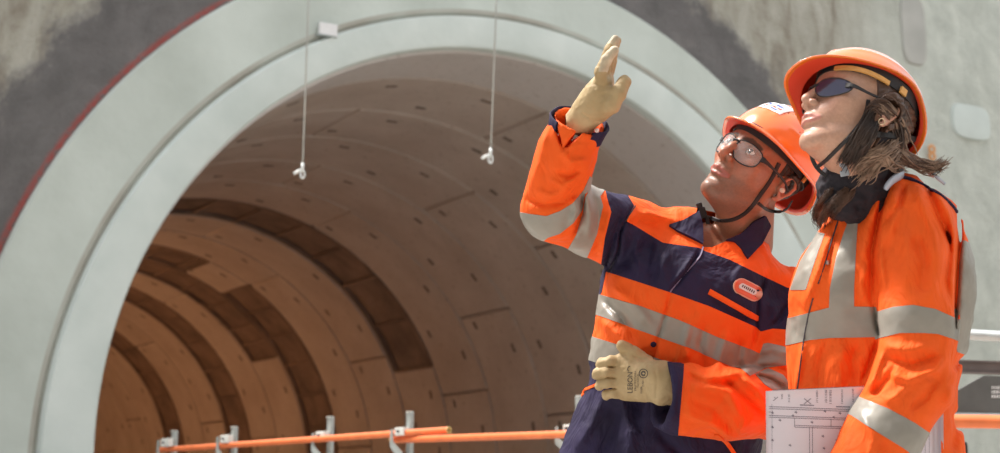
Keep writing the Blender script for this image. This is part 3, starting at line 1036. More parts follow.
# --- jacket helper: one field cut into differently coloured pieces
def cut_pieces(V, T, rules):
    """rules: list of (key, phi function of the vertex array); the first rule whose phi < 0 owns the piece. returns {key: [(V, T)]}, rest under None"""
    rest = (V, T); out = {}
    for key, fn in rules:
        if len(rest[1]) == 0: break
        phi = fn(rest[0])
        a, rest = clip(rest[0], rest[1], phi)
        if len(a[1]): out[key] = a
    out[None] = rest
    return out
def islands(V, T, most=40):
    """split into connected pieces, biggest first"""
    n = len(V); lab = np.arange(n)
    while True:
        m = lab[T].min(1); new = lab.copy()
        for i in range(3): np.minimum.at(new, T[:, i], m)
        new = new[new]
        if (new == lab).all(): break
        lab = new
    res = []
    for l in np.unique(lab[T[:, 0]]):
        t = T[lab[T[:, 0]] == l]
        u, iv = np.unique(t.ravel(), return_inverse=True)
        res.append((V[u], iv.reshape(-1, 3)))
    res.sort(key=lambda p: -len(p[1]))
    return res[:most]

# --- gloves
def glove_field(wrist, palm, fingers, thumb, k=5.0, extra=None):
    """palm: list of (point, point, r, r) capsules; fingers: list of chains"""
    def f(Q):
        d = None
        for a, b, ra, rb in palm:
            e = capsule(Q, a, b, ra, rb); d = e if d is None else smin(d, e, k * 1.8)
        fd = None
        for pts, rs in fingers:
            fd = chain(Q, pts, rs, 1.2) if fd is None else smin(fd, chain(Q, pts, rs, 1.2), 0.5)
        d = smin(d, fd, 2.2)
        d = smin(d, chain(Q, thumb[0], thumb[1], 2.0), k * 0.7)
        d = d - 0.45 * noise(Q, 0.2, 3) - 0.3 * noise(Q, 0.5, 5)
        if extra is not None: d = d - extra(Q)
        return d
    return f
def text_polys(body, size=1.0):
    cu = bpy.data.curves.new('lettering', 'FONT'); cu.body = body; cu.size = size; cu.align_x = 'CENTER'; cu.align_y = 'CENTER'; cu.resolution_u = 3
    o = bpy.data.objects.new('lettering', cu); COL.objects.link(o)
    bpy.context.view_layer.update()
    me = bpy.data.meshes.new_from_object(o.evaluated_get(bpy.context.evaluated_depsgraph_get()))
    V = np.array([v.co[:2] for v in me.vertices]); F = [list(p.vertices) for p in me.polygons]
    bpy.data.objects.remove(o); bpy.data.curves.remove(cu); bpy.data.meshes.remove(me)
    return V, F

# ------------------------------------------------------------------ image-plane cutting lines (seams lie in planes through the cloth)
def spoly(V, poly):
    """signed distance to a polygon given in figure pixels, negative inside"""
    x, y = proj(V[:, :3]); n = len(poly)
    d = np.full(len(x), 1e9); inside = np.zeros(len(x), bool)
    for i in range(n):
        ax, ay = poly[i]; bx, by = poly[(i + 1) % n]
        dx, dy = bx - ax, by - ay
        h = np.clip(((x - ax) * dx + (y - ay) * dy) / (dx * dx + dy * dy + 1e-9), 0, 1)
        d = np.minimum(d, np.hypot(x - ax - h * dx, y - ay - h * dy))
        c = ((ay > y) != (by > y)) & (x < (bx - ax) * (y - ay) / ((by - ay) + 1e-12) + ax)
        inside ^= c
    return np.where(inside, -d, d)

class Loft:
    """body trunk: centres c along an axis, half width a along R, half depth b along B"""
    def __init__(s, cs, a, b, R, p=2.3):
        s.c = np.array(cs, float)
        ax = s.c[-1] - s.c[0]
        R = np.array(R, float); R /= np.linalg.norm(R)
        A = ax - R * (R @ ax); A /= np.linalg.norm(A)
        s.A, s.R = A, R; s.B = np.cross(R, A)
        if s.B[2] < 0: s.B = -s.B
        s.t = (s.c - s.c[0]) @ A; s.a = np.array(a, float); s.b = np.array(b, float); s.p = p
        tt = np.linspace(s.t[0], s.t[-1], 80)
        idx = np.interp(tt, s.t, np.arange(len(s.t)))
        def cat(arr):
            out = []
            for x in idx:
                i = min(int(x), len(arr) - 2); u = x - i
                p0, p1, p2, p3 = arr[max(i - 1, 0)], arr[i], arr[i + 1], arr[min(i + 2, len(arr) - 1)]
                out.append(0.5 * (2 * p1 + (p2 - p0) * u + (2 * p0 - 5 * p1 + 4 * p2 - p3) * u * u + (3 * p1 - p0 - 3 * p2 + p3) * u ** 3))
            return np.array(out)
        s.tt = tt; s.cc = cat(s.c); s.aa = cat(s.a); s.bb = cat(s.b)
    def tuv(s, Q):
        t = (Q - s.c[0]) @ s.A
        c = np.stack([np.interp(t, s.tt, s.cc[:, k]) for k in range(3)], 1)
        return t, (Q - c) @ s.R, (Q - c) @ s.B
    def __call__(s, Q):
        t, u, v = s.tuv(Q)
        a = np.interp(t, s.tt, s.aa); b = np.interp(t, s.tt, s.bb)
        n = (np.abs(u / a) ** s.p + np.abs(v / b) ** s.p) ** (1 / s.p)
        d = (n - 1) * np.minimum(a, b)
        cap = np.maximum(t - s.t[-1], s.t[0] - t)
        return smax(d, cap, 8).astype(f32)

def emit(fig, parent, pieces, spec, N_of, grp_children=None):
    pass

# ================================================================== the man
def build_man():
    s_ = 0.00205
    fl = P(640, 453, 10) + DOWN * 475
    foot = toworld(fl[None], s_)[0]; foot[2] = 0
    fig = Fig('person', s_, tuple(foot))
    tag(fig.root, 'man in an orange and navy work jacket and orange hard hat raising one gloved hand', 'person')
    hd = Head(P(755.5, 174.5, -8), (-43, 27, -25), 2.0, True)

    # --- trunk and arms of the jacket
    R = (0.935, -0.336, -0.16)
    cs = [P(632, 575, 6), P(640, 520, 6), P(650, 478, 6), P(668, 431, 4), P(678, 371, 0), P(687, 321, 0), P(692, 290, 0), P(706, 256, 6), P(720, 232, 12)]
    a = [90, 92, 94, 93, 92, 93, 90, 74, 42]
    b = [62, 64, 66, 66, 66, 66, 62, 50, 34]
    trunk = Loft(cs, a, b, R)
    shL, elL, wrL = P(636, 237, 4), P(554, 209, -72), P(579, 121, -118)
    shR, elR, wrR = P(778, 296, -6), P(776, 402, -50), P(662, 397, -98)
    def body_f(Q):
        d = trunk(Q)
        d = smin(d, capsule(Q, P(643, 234, 4), P(705, 238, 10), 27, 28), 22)
        d = smin(d, capsule(Q, P(772, 290, -2), P(738, 255, 8), 27, 24), 22)
        d = smin(d, ellipsoid(Q, P(660, 285, -34), (40, 36, 28)), 20)
        return d
    def armL_up(Q): return capsule(Q, shL, elL, 38, 31)
    def armL_fo(Q): return chain(Q, [elL, P(566, 158, -100), wrL], [31, 27, 25], 4)
    def armL(Q): return smin(armL_up(Q), armL_fo(Q), 7)
    def armR(Q):
        d = chain(Q, [shR, P(779, 345, -24), elR], [33, 31, 33], 6)
        return smin(d, chain(Q, [elR, P(726, 404, -86), wrR], [34, 34, 33], 5), 9)
    _endL = wrL - P(566, 158, -100); _endL = _endL / np.linalg.norm(_endL)
    _endR = wrR - P(726, 404, -86); _endR = _endR / np.linalg.norm(_endR)
    strokes = [
        # raised arm: creases at the elbow and along the forearm
        ([(528, 200), (545, 205), (562, 202), (580, 190)], 3.0, -2.2),
        ([(534, 190), (552, 196), (575, 184)], 3.0, 1.6),
        ([(548, 178), (562, 186), (579, 176)], 2.6, 1.8),
        ([(556, 172), (570, 176), (582, 168)], 2.6, -1.8),
        ([(562, 150), (570, 162), (590, 160)], 3.0, 1.8), ([(563, 150), (556, 128), (553, 116)], 1.5, -2.2), ([(563, 150), (574, 138), (580, 132)], 2.0, -2.2),
        ([(545, 130), (540, 160), (530, 190)], 5, 1.6),
        ([(573, 195), (577, 210), (572, 224)], 3.0, 2.4), ([(586, 192), (590, 212), (588, 236)], 4.0, 2.4), ([(583, 192), (582, 214), (574, 236)], 2.2, -3.0),
        ([(590, 192), (598, 208), (598, 232)], 3.0, -1.4),
        ([(612, 205), (606, 232), (601, 262)], 3.5, 2.2), ([(622, 212), (614, 235), (607, 268)], 3.0, -2.8), ([(630, 210), (620, 232), (619, 252), (609, 272)], 1.6, -2.6),
        # chest
        ([(640, 236), (634, 255), (640, 275)], 4, 2.0), ([(652, 242), (648, 262), (655, 284)], 4, -1.8), ([(668, 250), (662, 266), (668, 286)], 4, 1.6),
        ([(700, 250), (688, 270), (672, 290)], 2.0, -2.2), ([(696, 252), (684, 270), (668, 288)], 2.4, 1.8),
        ([(672, 290), (664, 320), (656, 345), (650, 380)], 1.8, -1.6),
        ([(608, 285), (630, 300), (655, 330)], 4.5, 1.8), ([(604, 300), (622, 318), (640, 345)], 4.0, -2.0), ([(600, 320), (618, 335), (630, 352)], 4.0, 1.8),
        ([(690, 320), (684, 345), (690, 362)], 4.0, 1.8), ([(706, 322), (700, 345), (706, 370)], 4.0, -1.8), ([(728, 330), (722, 352), (716, 372)], 4.5, 2.0), ([(742, 336), (738, 360), (744, 380)], 4.0, -1.6),
        ([(712, 300), (730, 312), (756, 322)], 2.5, -1.2),
        ([(745, 262), (735, 280), (740, 296)], 4.0, 1.2), ([(768, 272), (758, 300), (757, 330), (752, 350)], 2.4, -2.2), ([(773, 300), (776, 318), (768, 334)], 4.5, 1.6), ([(790, 300), (780, 318), (770, 328)], 2.6, -2.4),
        ([(620, 230), (640, 222), (665, 228)], 4, -1.6), ([(640, 212), (655, 215), (680, 222)], 3.5, 1.8),
        ([(770, 250), (780, 262), (795, 275)], 4, -1.6),
        # folded arm
        ([(752, 372), (740, 372), (722, 378), (700, 376)], 4, 2.0), ([(686, 374), (705, 384), (735, 384)], 3.5, -2.0), ([(700, 382), (728, 392), (742, 418)], 4, 2.4),
        ([(722, 376), (742, 396), (762, 412)], 3.2, -2.6), ([(738, 374), (758, 390), (770, 410)], 3.2, 2.2), ([(752, 374), (772, 380), (790, 392)], 2.8, -2.8), ([(757, 368), (776, 366), (795, 372)], 2.8, -2.2),
        ([(690, 400), (715, 410), (735, 432)], 4, -1.6), ([(684, 412), (712, 424), (730, 437)], 4, 1.6), ([(760, 352), (772, 348), (790, 356)], 3.5, 1.8),
        # lower jacket
        ([(600, 400), (592, 425), (575, 450)], 6, 2.4), ([(618, 405), (612, 430), (600, 460)], 6, -2.6), ([(640, 410), (632, 435), (628, 465)], 6, 2.2), ([(655, 425), (670, 445), (690, 460)], 5, -2.0), ([(588, 362), (590, 380), (580, 400)], 4, -1.6),
    ]
    def cloth_noise(Q, amp=1.0):
        st = Q * V3(1.0, 0.6, 1.0)
        return amp * (1.0 * noise(st, 0.035, 1) + 0.55 * noise(Q, 0.085, 2) + 0.18 * noise(Q, 0.2, 3))
    def jacket(Q):
        d = body_f(Q)
        d = smin(d, armL(Q), 7)
        aR = armR(Q)
        d = smin(d, aR, 5)
        # open sleeve ends
        d = smax(d, np.where(np.linalg.norm(Q - wrL, axis=1) < 60, (Q - wrL) @ _endL, -99).astype(f32), 1.0)
        d = smax(d, np.where(np.linalg.norm(Q - wrR, axis=1) < 60, (Q - wrR) @ _endR, -99).astype(f32), 1.0)
        d = smax(d, -capsule(Q, wrL - _endL * 26, wrL + _endL * 20, 19, 22), 1.0)
        d = smax(d, -capsule(Q, wrR - _endR * 24, wrR + _endR * 20, 22, 29), 1.0)
        return d - 1.35 * folds(Q, strokes) * 1.6 - cloth_noise(Q, 1.7)
    lo = P(505, 560, -170); hi = P(830, 95, 90)
    V, F = surfnet(jacket, (0, -310, FPX - 175), (330, 118, FPX + 95), 1.7)
    V = laplace(V, F, 1, 0.4)
    T = tris(F)
    N = vnormals(V, T)
    if (N * grad(jacket, V[:200])[:0].sum() if False else (vnormals(V, T)[:500] * grad(jacket, V[:500])).sum()) < 0:
        T = T[:, ::-1]; N = -N
    VN = np.concatenate([V, N], 1)

    isL = lambda W: (armL(W[:, :3].astype(f32)) - body_f(W[:, :3].astype(f32)) - 2)
    isR = lambda W: (armR(W[:, :3].astype(f32)) - body_f(W[:, :3].astype(f32)) - 2)
    notarm = lambda W: np.maximum(-isL(W), -isR(W))
    front = lambda W: trunk.tuv(W[:, :3])[2]
    PL = lambda poly: (lambda W: spoly(W, poly))
    AND = lambda *fs: (lambda W: np.maximum.reduce([f(W) for f in fs]))
    neckhole = [(703.5, 247), (694, 222), (700, 196), (740, 196), (752, 212), (742, 232), (729, 240), (712, 247)]
    rules = [
        ('hole', AND(PL(neckhole), front)),
        ('tape_a', AND(isL, PL([(500, 208), (528, 213.7), (546.5, 216), (560, 211), (573, 203), (583.6, 190), (590, 176), (597, 184), (585, 194), (582, 209.7), (573, 223), (559.7, 233.6), (547.8, 237.5), (535, 248), (500, 250)]))),
        ('tape_b', AND(isL, PL([(567.7, 249.5), (577, 233.6), (583.6, 212), (586, 197), (594, 176), (608, 186), (600, 196.5), (603, 206), (597, 233.6), (585, 262.7), (575, 285), (545, 275)]))),
        ('tape_c', AND(notarm, PL([(560, 284), (602, 295), (640, 306), (679, 320), (718.6, 337.6), (749.4, 349), (790, 367), (790, 393), (748, 374), (718.6, 361), (691, 348.5), (660, 337.6), (600, 316), (560, 304)]))),
        ('tape_d', AND(notarm, PL([(555, 326), (594, 337), (625, 347), (665, 361), (720, 386), (740, 410), (700, 410), (660, 390), (625, 372), (588.6, 360), (550, 348)]))),
        ('tape_e', AND(isR, PL([(742, 350), (757, 345), (768, 343), (790, 348), (850, 356), (850, 372), (786, 365), (766, 368), (750, 376), (740, 368)]))),
        ('tape_f', AND(isR, PL([(755, 374), (768, 368.5), (783, 375), (790, 384), (850, 392), (850, 410), (790, 402), (776, 392), (765, 385)]))),
        ('navy_a', PL([(626, 221), (635, 226), (663, 243), (699.5, 248), (704.5, 251), (729, 259.5), (762.4, 276), (785.6, 287), (799, 292), (850, 315), (850, 326), (800, 330), (789.5, 329.6), (772.5, 328.5), (761, 331.5), (756, 327), (709, 306), (671, 292.6), (620, 276), (606, 271.5), (602, 292), (590, 310), (599.5, 276), (604.8, 239), (611.4, 212), (607.4, 199), (603, 180), (625, 190), (634, 206)])),
        ('cuff', AND(isR, PL([(630, 340), (664, 355), (684, 365), (681, 400), (677.5, 440), (640, 445)]))),
        ('navy_b', AND(notarm, PL([(500, 340), (550, 348), (588.6, 360), (625, 372), (660, 390), (700, 410), (800, 440), (850, 450), (850, 640), (500, 640)]))),
    ]
    pcs = cut_pieces(VN, T, rules)
    jk = None
    def put_piece(key, name, m, parent, t=None, lab=None):
        if key not in pcs or len(pcs[key][1]) == 0: return None
        W, TT = pcs[key]
        out = None
        isl = [p for p in islands(W, TT) if len(p[1]) > 60]
        for (w, tt) in isl:
            if t:
                A, B_, _ = thicken(w[:, :3], w[:, 3:6] / np.linalg.norm(w[:, 3:6], axis=1)[:, None], tt, t)
            else: A, B_ = w[:, :3], tt
            o = fig.put(name, A, B_, m, parent)
            if t: autosmooth(o, 60)
            if lab: o['label'] = lab
            out = out or o
        return out
    W, TT = pcs[None]
    jk = fig.put('jacket', W[:, :3], TT, M_ORANGE, fig.root)
    for k in 'abcdef': put_piece('tape_' + k, 'reflective_tape', M_TAPE, jk, 0.55, 'grey reflective tape')
    put_piece('navy_a', 'navy_panel', M_NAVY, jk, 0.25, 'navy blue cloth')
    put_piece('navy_b', 'navy_panel', M_NAVY, jk, 0.25, 'navy blue cloth')
    put_piece('cuff', 'cuff', M_NAVY, jk, 0.8, 'navy blue cuff')

    # --- collar: the cloth again, swollen, cut to the two flaps
    nb, nt = P(742, 243, 22), hd.px(V3(-22, 0, -45))
    def neck(Q): return capsule(Q, nb, nt, 32, 27)
    nbs = np.linalg.norm(nt - nb)
    nax = (nt - nb) / nbs
    def collar_f(Q):
        d = smin(body_f(Q), capsule(Q, nb, nt, 37, 32), 5)
        return d - 2.2 - 0.5 * noise(Q, 0.08, 6)
    Vc, Fc = surfnet(collar_f, (150, -60, FPX - 70), (290, 40, FPX + 90), 1.6)
    Tc = tris(Fc); Nc = vnormals(Vc, Tc)
    if (Nc[:500] * grad(collar_f, Vc[:500])).sum() < 0: Tc = Tc[:, ::-1]; Nc = -Nc
    VcN = np.concatenate([Vc, Nc], 1)
    fr = lambda W: (W[:, 2] - (FPX + 16))
    cf = [('l', AND(fr, PL([(668.5, 225), (684, 220), (699, 211), (703, 224), (703.5, 244), (697, 240), (688, 235.5), (678, 231)]))),
          ('r', AND(fr, PL([(722, 241), (731, 238), (742, 233), (754, 222), (766, 216), (771, 226), (762, 244), (748, 259), (742, 249), (735, 241.5), (729, 240.5)])))]
    for k, (w, tt) in cut_pieces(VcN, Tc, cf).items():
        if k is None: continue
        for w2, t2 in islands(w, tt)[:1]:
            A, B_, _ = thicken(w2[:, :3], w2[:, 3:6] / np.linalg.norm(w2[:, 3:6], axis=1)[:, None], t2, 0.7, 3.0)
            o = fig.put('collar', A, B_, M_NAVY, jk); autosmooth(o, 50); o['label'] = 'navy blue collar flap'

    # --- small fittings on the chest
    def strap(name, pix, wd, th, m, parent, f=jacket, off=0.2, n=20, lab=None):
        V_, F_ = surf_strap(f, pix, wd, th, off, n)
        o = fig.put(name, V_, F_, m, parent, smooth=False)
        if lab: o['label'] = lab
        return o
    M_PIPING = mat('violet_piping', (0.24, 0.20, 0.32), 0.6)
    strap('front_placket', [(703, 247), (700, 257), (688, 271), (674, 286), (670, 292)], 1.5, 0.8, M_PIPING, jk, lab='pale violet piping down the front opening')
    strap('pocket_flap', [(709, 291.5), (733, 305), (757, 318.5)], 6.0, 1.6, M_ORANGE, jk, lab='orange strip over the chest pocket')
    strap('pocket_piping', [(583, 396), (584, 391), (587, 389), (592, 387), (603, 381), (612, 376)], 3.2, 1.2, M_ORANGE, jk, lab='orange piping')
    strap('pocket_piping', [(716, 434), (726, 442), (737, 458)], 4.2, 1.2, M_ORANGE, jk, lab='orange piping')
    strap('shoulder_piping', [(635, 206), (627, 220), (620.7, 231), (619, 252), (608, 273)], 1.0, 0.8, M_STITCH, jk)
    M_BADGE = mat('red_orange_badge', (0.70, 0.13, 0.06), 0.5, var=0.1)
    M_BADGE_EDGE = mat('tan_badge_edge', (0.66, 0.36, 0.26), 0.5)
    def oval(cx, cy, hl, hh, ang, n=36):
        c, s2 = math.cos(ang), math.sin(ang)
        out = []
        for k in range(n):
            t = 2 * math.pi * k / n
            u = (hl - hh) * (1 if math.cos(t) > 0 else -1) + hh * math.cos(t) if abs(math.cos(t)) > 1e-3 else 0
            v = hh * math.sin(t)
            out.append((cx + u * c - v * s2, cy + u * s2 + v * c))
        return out
    def patch(name, poly, m, parent, off, th):
        cx = sum(p[0] for p in poly) / len(poly); cy = sum(p[1] for p in poly) / len(poly)
        px = [cx] + [cx + (p[0] - cx) * r for r in (0.5, 1.0) for p in poly]; py = [cy] + [cy + (p[1] - cy) * r for r in (0.5, 1.0) for p in poly]
        Q = raycast(jacket, px, py); Nn = grad(jacket, Q, 3.0); nmean = Nn.mean(0); nmean /= np.linalg.norm(nmean)
        n = len(poly); top = Q + nmean * (off + th); bot = Q[1 + n:] - nmean * 1.0
        V_ = np.concatenate([top, bot]); F_ = []
        for k in range(n):
            k2 = (k + 1) % n
            F_ += [[0, 1 + k2, 1 + k], [1 + k, 1 + k2, 1 + n + k2, 1 + n + k], [1 + n + k, 1 + n + k2, 1 + 2 * n + k2, 1 + 2 * n + k]]
        return fig.put(name, V_, F_, m, parent, smooth=False)
    ang = math.radians(27)
    bd = patch('badge', oval(747.5, 290, 15.5, 8.2, ang), M_BADGE_EDGE, jk, 0.1, 0.9)
    patch('badge_face', oval(747.5, 290, 14.3, 7.0, ang), M_BADGE, bd, 1.0, 0.5)
    patch('badge_plate', oval(747.0, 289.6, 9.2, 2.9, ang), mat('white_badge_plate', (0.66, 0.64, 0.62), 0.4), bd, 1.5, 0.4)
    # the little row of letters on the plate, too small to read
    for k in range(7):
        u = -6.3 + 2.1 * k; c_, s2 = math.cos(ang), math.sin(ang)
        pl = [(747.0 + (u + a_) * c_ - b_ * s2, 289.6 + (u + a_) * s2 + b_ * c_) for a_, b_ in ((-.55, -1.3), (.55, -1.1 - .2 * (k % 2)), (.55, 1.3), (-.55, 1.1))]
        patch('badge_letter', pl, M_STITCH, bd, 1.9, 0.25)
    bt = raycast(jacket, [653.5], [344.5])[0]; bn = grad(jacket, bt[None], 3)[0]
    def stud(c, n_, r, m, parent, name='press_stud'):
        b_ = MB(); b_.tube([tuple(c - n_ * 1), tuple(c + n_ * 0.8), tuple(c + n_ * 1.3)], [r, r, r * 0.6], n=16)
        return fig.put(name, b_.V, b_.F, m, parent, smooth=False)
    stud(bt, bn, 2.7, M_NAVY, jk)

    # --- raised sleeve cuff, hollow
    ax = _endL; X0 = V3(0.88, -0.45, 0.0); X0 = X0 - ax * (X0 @ ax); X0 /= np.linalg.norm(X0); Y0 = np.cross(ax, X0)
    Vq, Fq = [], []
    nseg = 48
    prof = [(-14, 24.0), (-6, 25.0), (1.5, 26.5), (2.0, 25.6), (1.2, 24.6), (-8, 22.5), (-22, 20.0)]
    for (h, r) in prof:
        for k in range(nseg):
            t = 2 * math.pi * k / nseg
            rr = r * (1 + 0.03 * math.sin(3 * t + 1) + 0.02 * math.sin(7 * t))
            hh = h + (2.0 * math.cos(t + 0.6) if h > -10 else 0)
            Vq.append(wrL + ax * hh + X0 * rr * math.cos(t) * 1.06 + Y0 * rr * math.sin(t) * 0.94)
    for i in range(len(prof) - 1):
        for k in range(nseg):
            k2 = (k + 1) % nseg
            tm = 2 * math.pi * (k + 0.5) / nseg
            nz = float((X0 * math.cos(tm) * 1.06 + Y0 * math.sin(tm) * 0.94)[2]); nx = float((X0 * math.cos(tm) * 1.06 + Y0 * math.sin(tm) * 0.94)[0])
            if nz < -0.25 and -0.80 < nx < 0.42: continue          # unbuttoned: open at the front
            Fq.append([i * nseg + k, i * nseg + k2, (i + 1) * nseg + k2, (i + 1) * nseg + k])
    cu = fig.put('cuff', Vq, Fq, M_NAVY, jk); cu['label'] = 'navy blue cuff, open'
    # orange sleeve mouth plug inside
    def cuff_f(Q): return np.maximum(capsule(Q, wrL - ax * 20, wrL + ax * 6, 26, 26.5), np.abs((Q - wrL) @ ax + 5) - 10)
    st = raycast(cuff_f, [597], [130.5])[0]
    stud(st, grad(cuff_f, st[None])[0], 2.0, mat('pale_stud', (0.7, 0.62, 0.6), 0.3, metal=0.5), cu)

    # --- right sleeve end: dark inside disc
    # --- gloves
    M_GLOVE2 = mat('second_glove_leather', (0.40, 0.32, 0.23), 0.7, vscale=40, col2=(0.66, 0.55, 0.39), bump=0.3, bscale=120, bdist=0.002)
    W0 = wrL - ax * 6
    idx = [P(602, 84, -146), P(600.5, 72, -152), P(606.5, 60, -154), P(614.0, 50.5, -153)]
    mid_ = [P(603, 80, -136), P(604.5, 65, -139), P(609.5, 50, -140), P(615.2, 40, -139)]
    rng = [P(605, 80, -128), P(608, 66, -129), P(612, 52, -130), P(616.5, 41, -130)]
    pky = [P(606, 84, -119), P(609, 72, -119), P(612, 61, -120), P(614, 53, -121)]
    g1 = glove_field(None, [(W0, P(598, 96, -138), 15, 13), (P(592, 108, -128), idx[0], 12, 7.2), (P(594, 106, -126), mid_[0], 12, 7), (P(597, 104, -122), rng[0], 12, 7), (P(600, 106, -120), pky[0], 10, 6.2)],
                     [(idx, [6.2, 5.6, 4.9, 4.2]), (mid_, [6.2, 5.4, 4.9, 4.2]), (rng, [6.0, 5.3, 4.8, 4.1]), (pky, [5.2, 4.7, 4.3, 3.8])],
                     ([P(602, 106, -136), P(610, 103, -146), P(618, 93, -150), P(624.5, 82, -148)], [12.5, 10, 7.6, 6.3]),
                     extra=lambda Q: folds(Q, [([(594, 84), (604, 86), (612, 84)], 1.4, -1.0), ([(594, 90), (602, 92), (610, 90)], 1.6, 0.8), ([(604, 112), (606, 100), (612, 92)], 1.6, -0.8), ([(580, 112), (592, 120), (603, 122)], 1.2, -1.0), ([(600, 66), (606, 67), (611, 66)], 1.2, -0.5)]))
    Vg, Fg = surfnet(g1, (60, 85, FPX - 180), (135, 200, FPX - 85), 0.9)
    gl = fig.put('glove', Vg, tris(Fg), M_GLOVE, fig.root); gl['label'] = 'cream leather glove on the raised hand'
    Tg = tris(Fg)
    x_, y_ = proj(Vg)
    tipm = ((np.linalg.norm(Vg - mid_[3], axis=1) < 8) | (np.linalg.norm(Vg - idx[3], axis=1) < 5) | ((Vg - idx[1]) @ V3(0.5, 0, -0.8) > 3.5) & (y_ < 72))
    # second leather tone on the fingertips and one side of the index finger
    gl.data.materials.append(M_GLOVE2)
    gl.data.polygons.foreach_set('material_index', (tipm[Tg].sum(1) >= 2).astype(np.int32))

    zt = float(raycast(jacket, [628], [400])[0][2]) - FPX
    z0 = min(zt, float(raycast(body_f, [640], [378])[0][2]) - FPX) - 9
    zw = float(wrR[2]) - FPX
    K = [P(623, 361.5, z0), P(621.5, 372, z0 - 2), P(622.5, 383, z0 - 1), P(626, 393, z0 + 2)]
    Wp = [P(674, 380, zw + 5), P(674, 384, zw + 3), P(674, 389, zw + 3), P(674, 394, zw + 5)]
    fingers = [([K[0], P(611, 362, z0 - 3), P(602.5, 363.5, z0 + 1), P(600.5, 365, z0 + 9)], [6.6, 6.1, 5.5, 4.8]),
               ([K[1], P(607, 371.8, z0 - 4), P(598.5, 373, z0 + 1), P(596.5, 375, z0 + 9)], [6.4, 5.9, 5.3, 4.7]),
               ([K[2], P(609, 382.5, z0 - 3), P(601.0, 384, z0 + 2), P(599.5, 386, z0 + 9)], [6.2, 5.6, 5.1, 4.5]),
               ([K[3], P(614, 392.8, z0), P(607, 394.5, z0 + 4), P(606, 396, z0 + 10)], [5.8, 5.2, 4.7, 4.2])]
    thumb = ([P(657, 375, zw), P(646, 364, z0 - 4), P(634, 353.0, z0 - 5), P(622.0, 346.0, z0 - 2)], [10, 8.6, 6.6, 5.6])
    g2 = glove_field(None, [(Wp[i], K[i], 9.5 if i in (1, 2) else 8.6, 8.2 - 0.3 * i) for i in range(4)] + [(P(660, 374, zw + 1), P(660, 393, zw + 1), 11, 11), (P(666, 378, zw + 4), P(690, 392, zw + 6), 14, 13)], fingers, thumb,
                     extra=lambda Q: folds(Q, [([(617, 367.2), (607, 366.8)], 0.9, -1.2), ([(617, 378), (605, 377.5)], 0.9, -1.2), ([(618, 388.5), (608, 388.3)], 0.9, -1.2),
                                               ([(628, 352), (640, 359), (650, 360)], 1.5, -0.9), ([(655, 366), (657, 384), (655, 402)], 1.3, -0.8), ([(650, 402), (630, 402), (616, 400)], 2.0, 0.5)]))
    Vg, Fg = surfnet(g2, (88, -200, FPX + min(z0, zw) - 34), (195, -100, FPX + max(z0, zw) + 34), 0.9)
    gb = fig.put('glove', Vg, tris(Fg), M_GLOVE, fig.root); gb['label'] = 'cream leather glove on the hand at his waist'
    # printing on the back of the glove
    def lettering(body, size, cx, cy, ang_, m, parent, f, off=0.25, name='glove_print', sx=1.0):
        TV, TF = text_polys(body, size)
        c_, s2 = math.cos(ang_), math.sin(ang_)
        u = TV[:, 0] * sx; v = TV[:, 1]
        px = cx + u * c_ + v * s2; py = cy + u * s2 - v * c_
        Q = raycast(f, px, py, step=0.7)
        Nn = grad(f, Q, 1.5)
        top = Q + Nn * (off + 0.25)
        return fig.put(name, top, TF, m, parent, smooth=False)
    up = -math.pi / 2
    lettering('LEBON', 7.4, 630.5, 382.5, up, M_INK, gb, g2, sx=0.92)
    lettering('PROTECTION', 2.6, 635.6, 381, up, M_INK, gb, g2, sx=1.2)
    lettering('TECHNIQUE', 2.0, 638.2, 381, up, M_INK, gb, g2, sx=1.2)
    for k, (yy, tx) in enumerate(((390, 'EN388'), (383.5, '3143X'))): lettering(tx, 2.4, 641.6 + 1.6 * k, yy, up, M_INK, gb, g2)
    # round mark beside the lettering, and the arc above the word
    def ringmark(cx, cy, r, wd, a0, a1):
        pts = [(cx + r * math.cos(a0 + (a1 - a0) * k / 28), cy + r * math.sin(a0 + (a1 - a0) * k / 28)) for k in range(29)]
        V_, F_ = surf_strap(g2, pts, wd, 0.3, 0.15, 40)
        fig.put('glove_print', V_, F_, M_INK, gb, smooth=False)
    ringmark(643.5, 373.5, 4.4, 0.8, 0, 2 * math.pi)
    ringmark(643.5, 373.5, 1.9, 1.6, 0.5, 2 * math.pi + 0.2)
    ringmark(630.5, 369.0, 2.8, 0.7, 2.2, 4.6)

    # --- skin: head, neck and the body under the jacket
    def skin(Q):
        H = hd.mm(Q)
        d = hd.skin(H) / hd.k
        n = capsule(Q, nb, nt, 31, 27)
        d = smin(d, n, 9)
        ap = hd.px(V3(46, 0, -92))
        d = smin(d, capsule(Q, hd.px(V3(42, 0, -72)), (nb + nt) / 2 + V3(-8, 0, -10), 14, 14), 16)
        under = np.maximum(body_f(Q) + 13.0, -(Q[:, 1] - P(0, 330)[1]))
        return smin(d, under, 6)
    Vs, Fs = surfnet(skin, (140, -110, FPX - 90), (335, 150, FPX + 90), 1.0 / 1.0)
    fig_body = fig.put('body', Vs, tris(Fs), M_SKIN, fig.root, attrs={'Col': skin_colour(hd.mm(Vs), True)})
    build_eyes(fig, hd, fig_body)
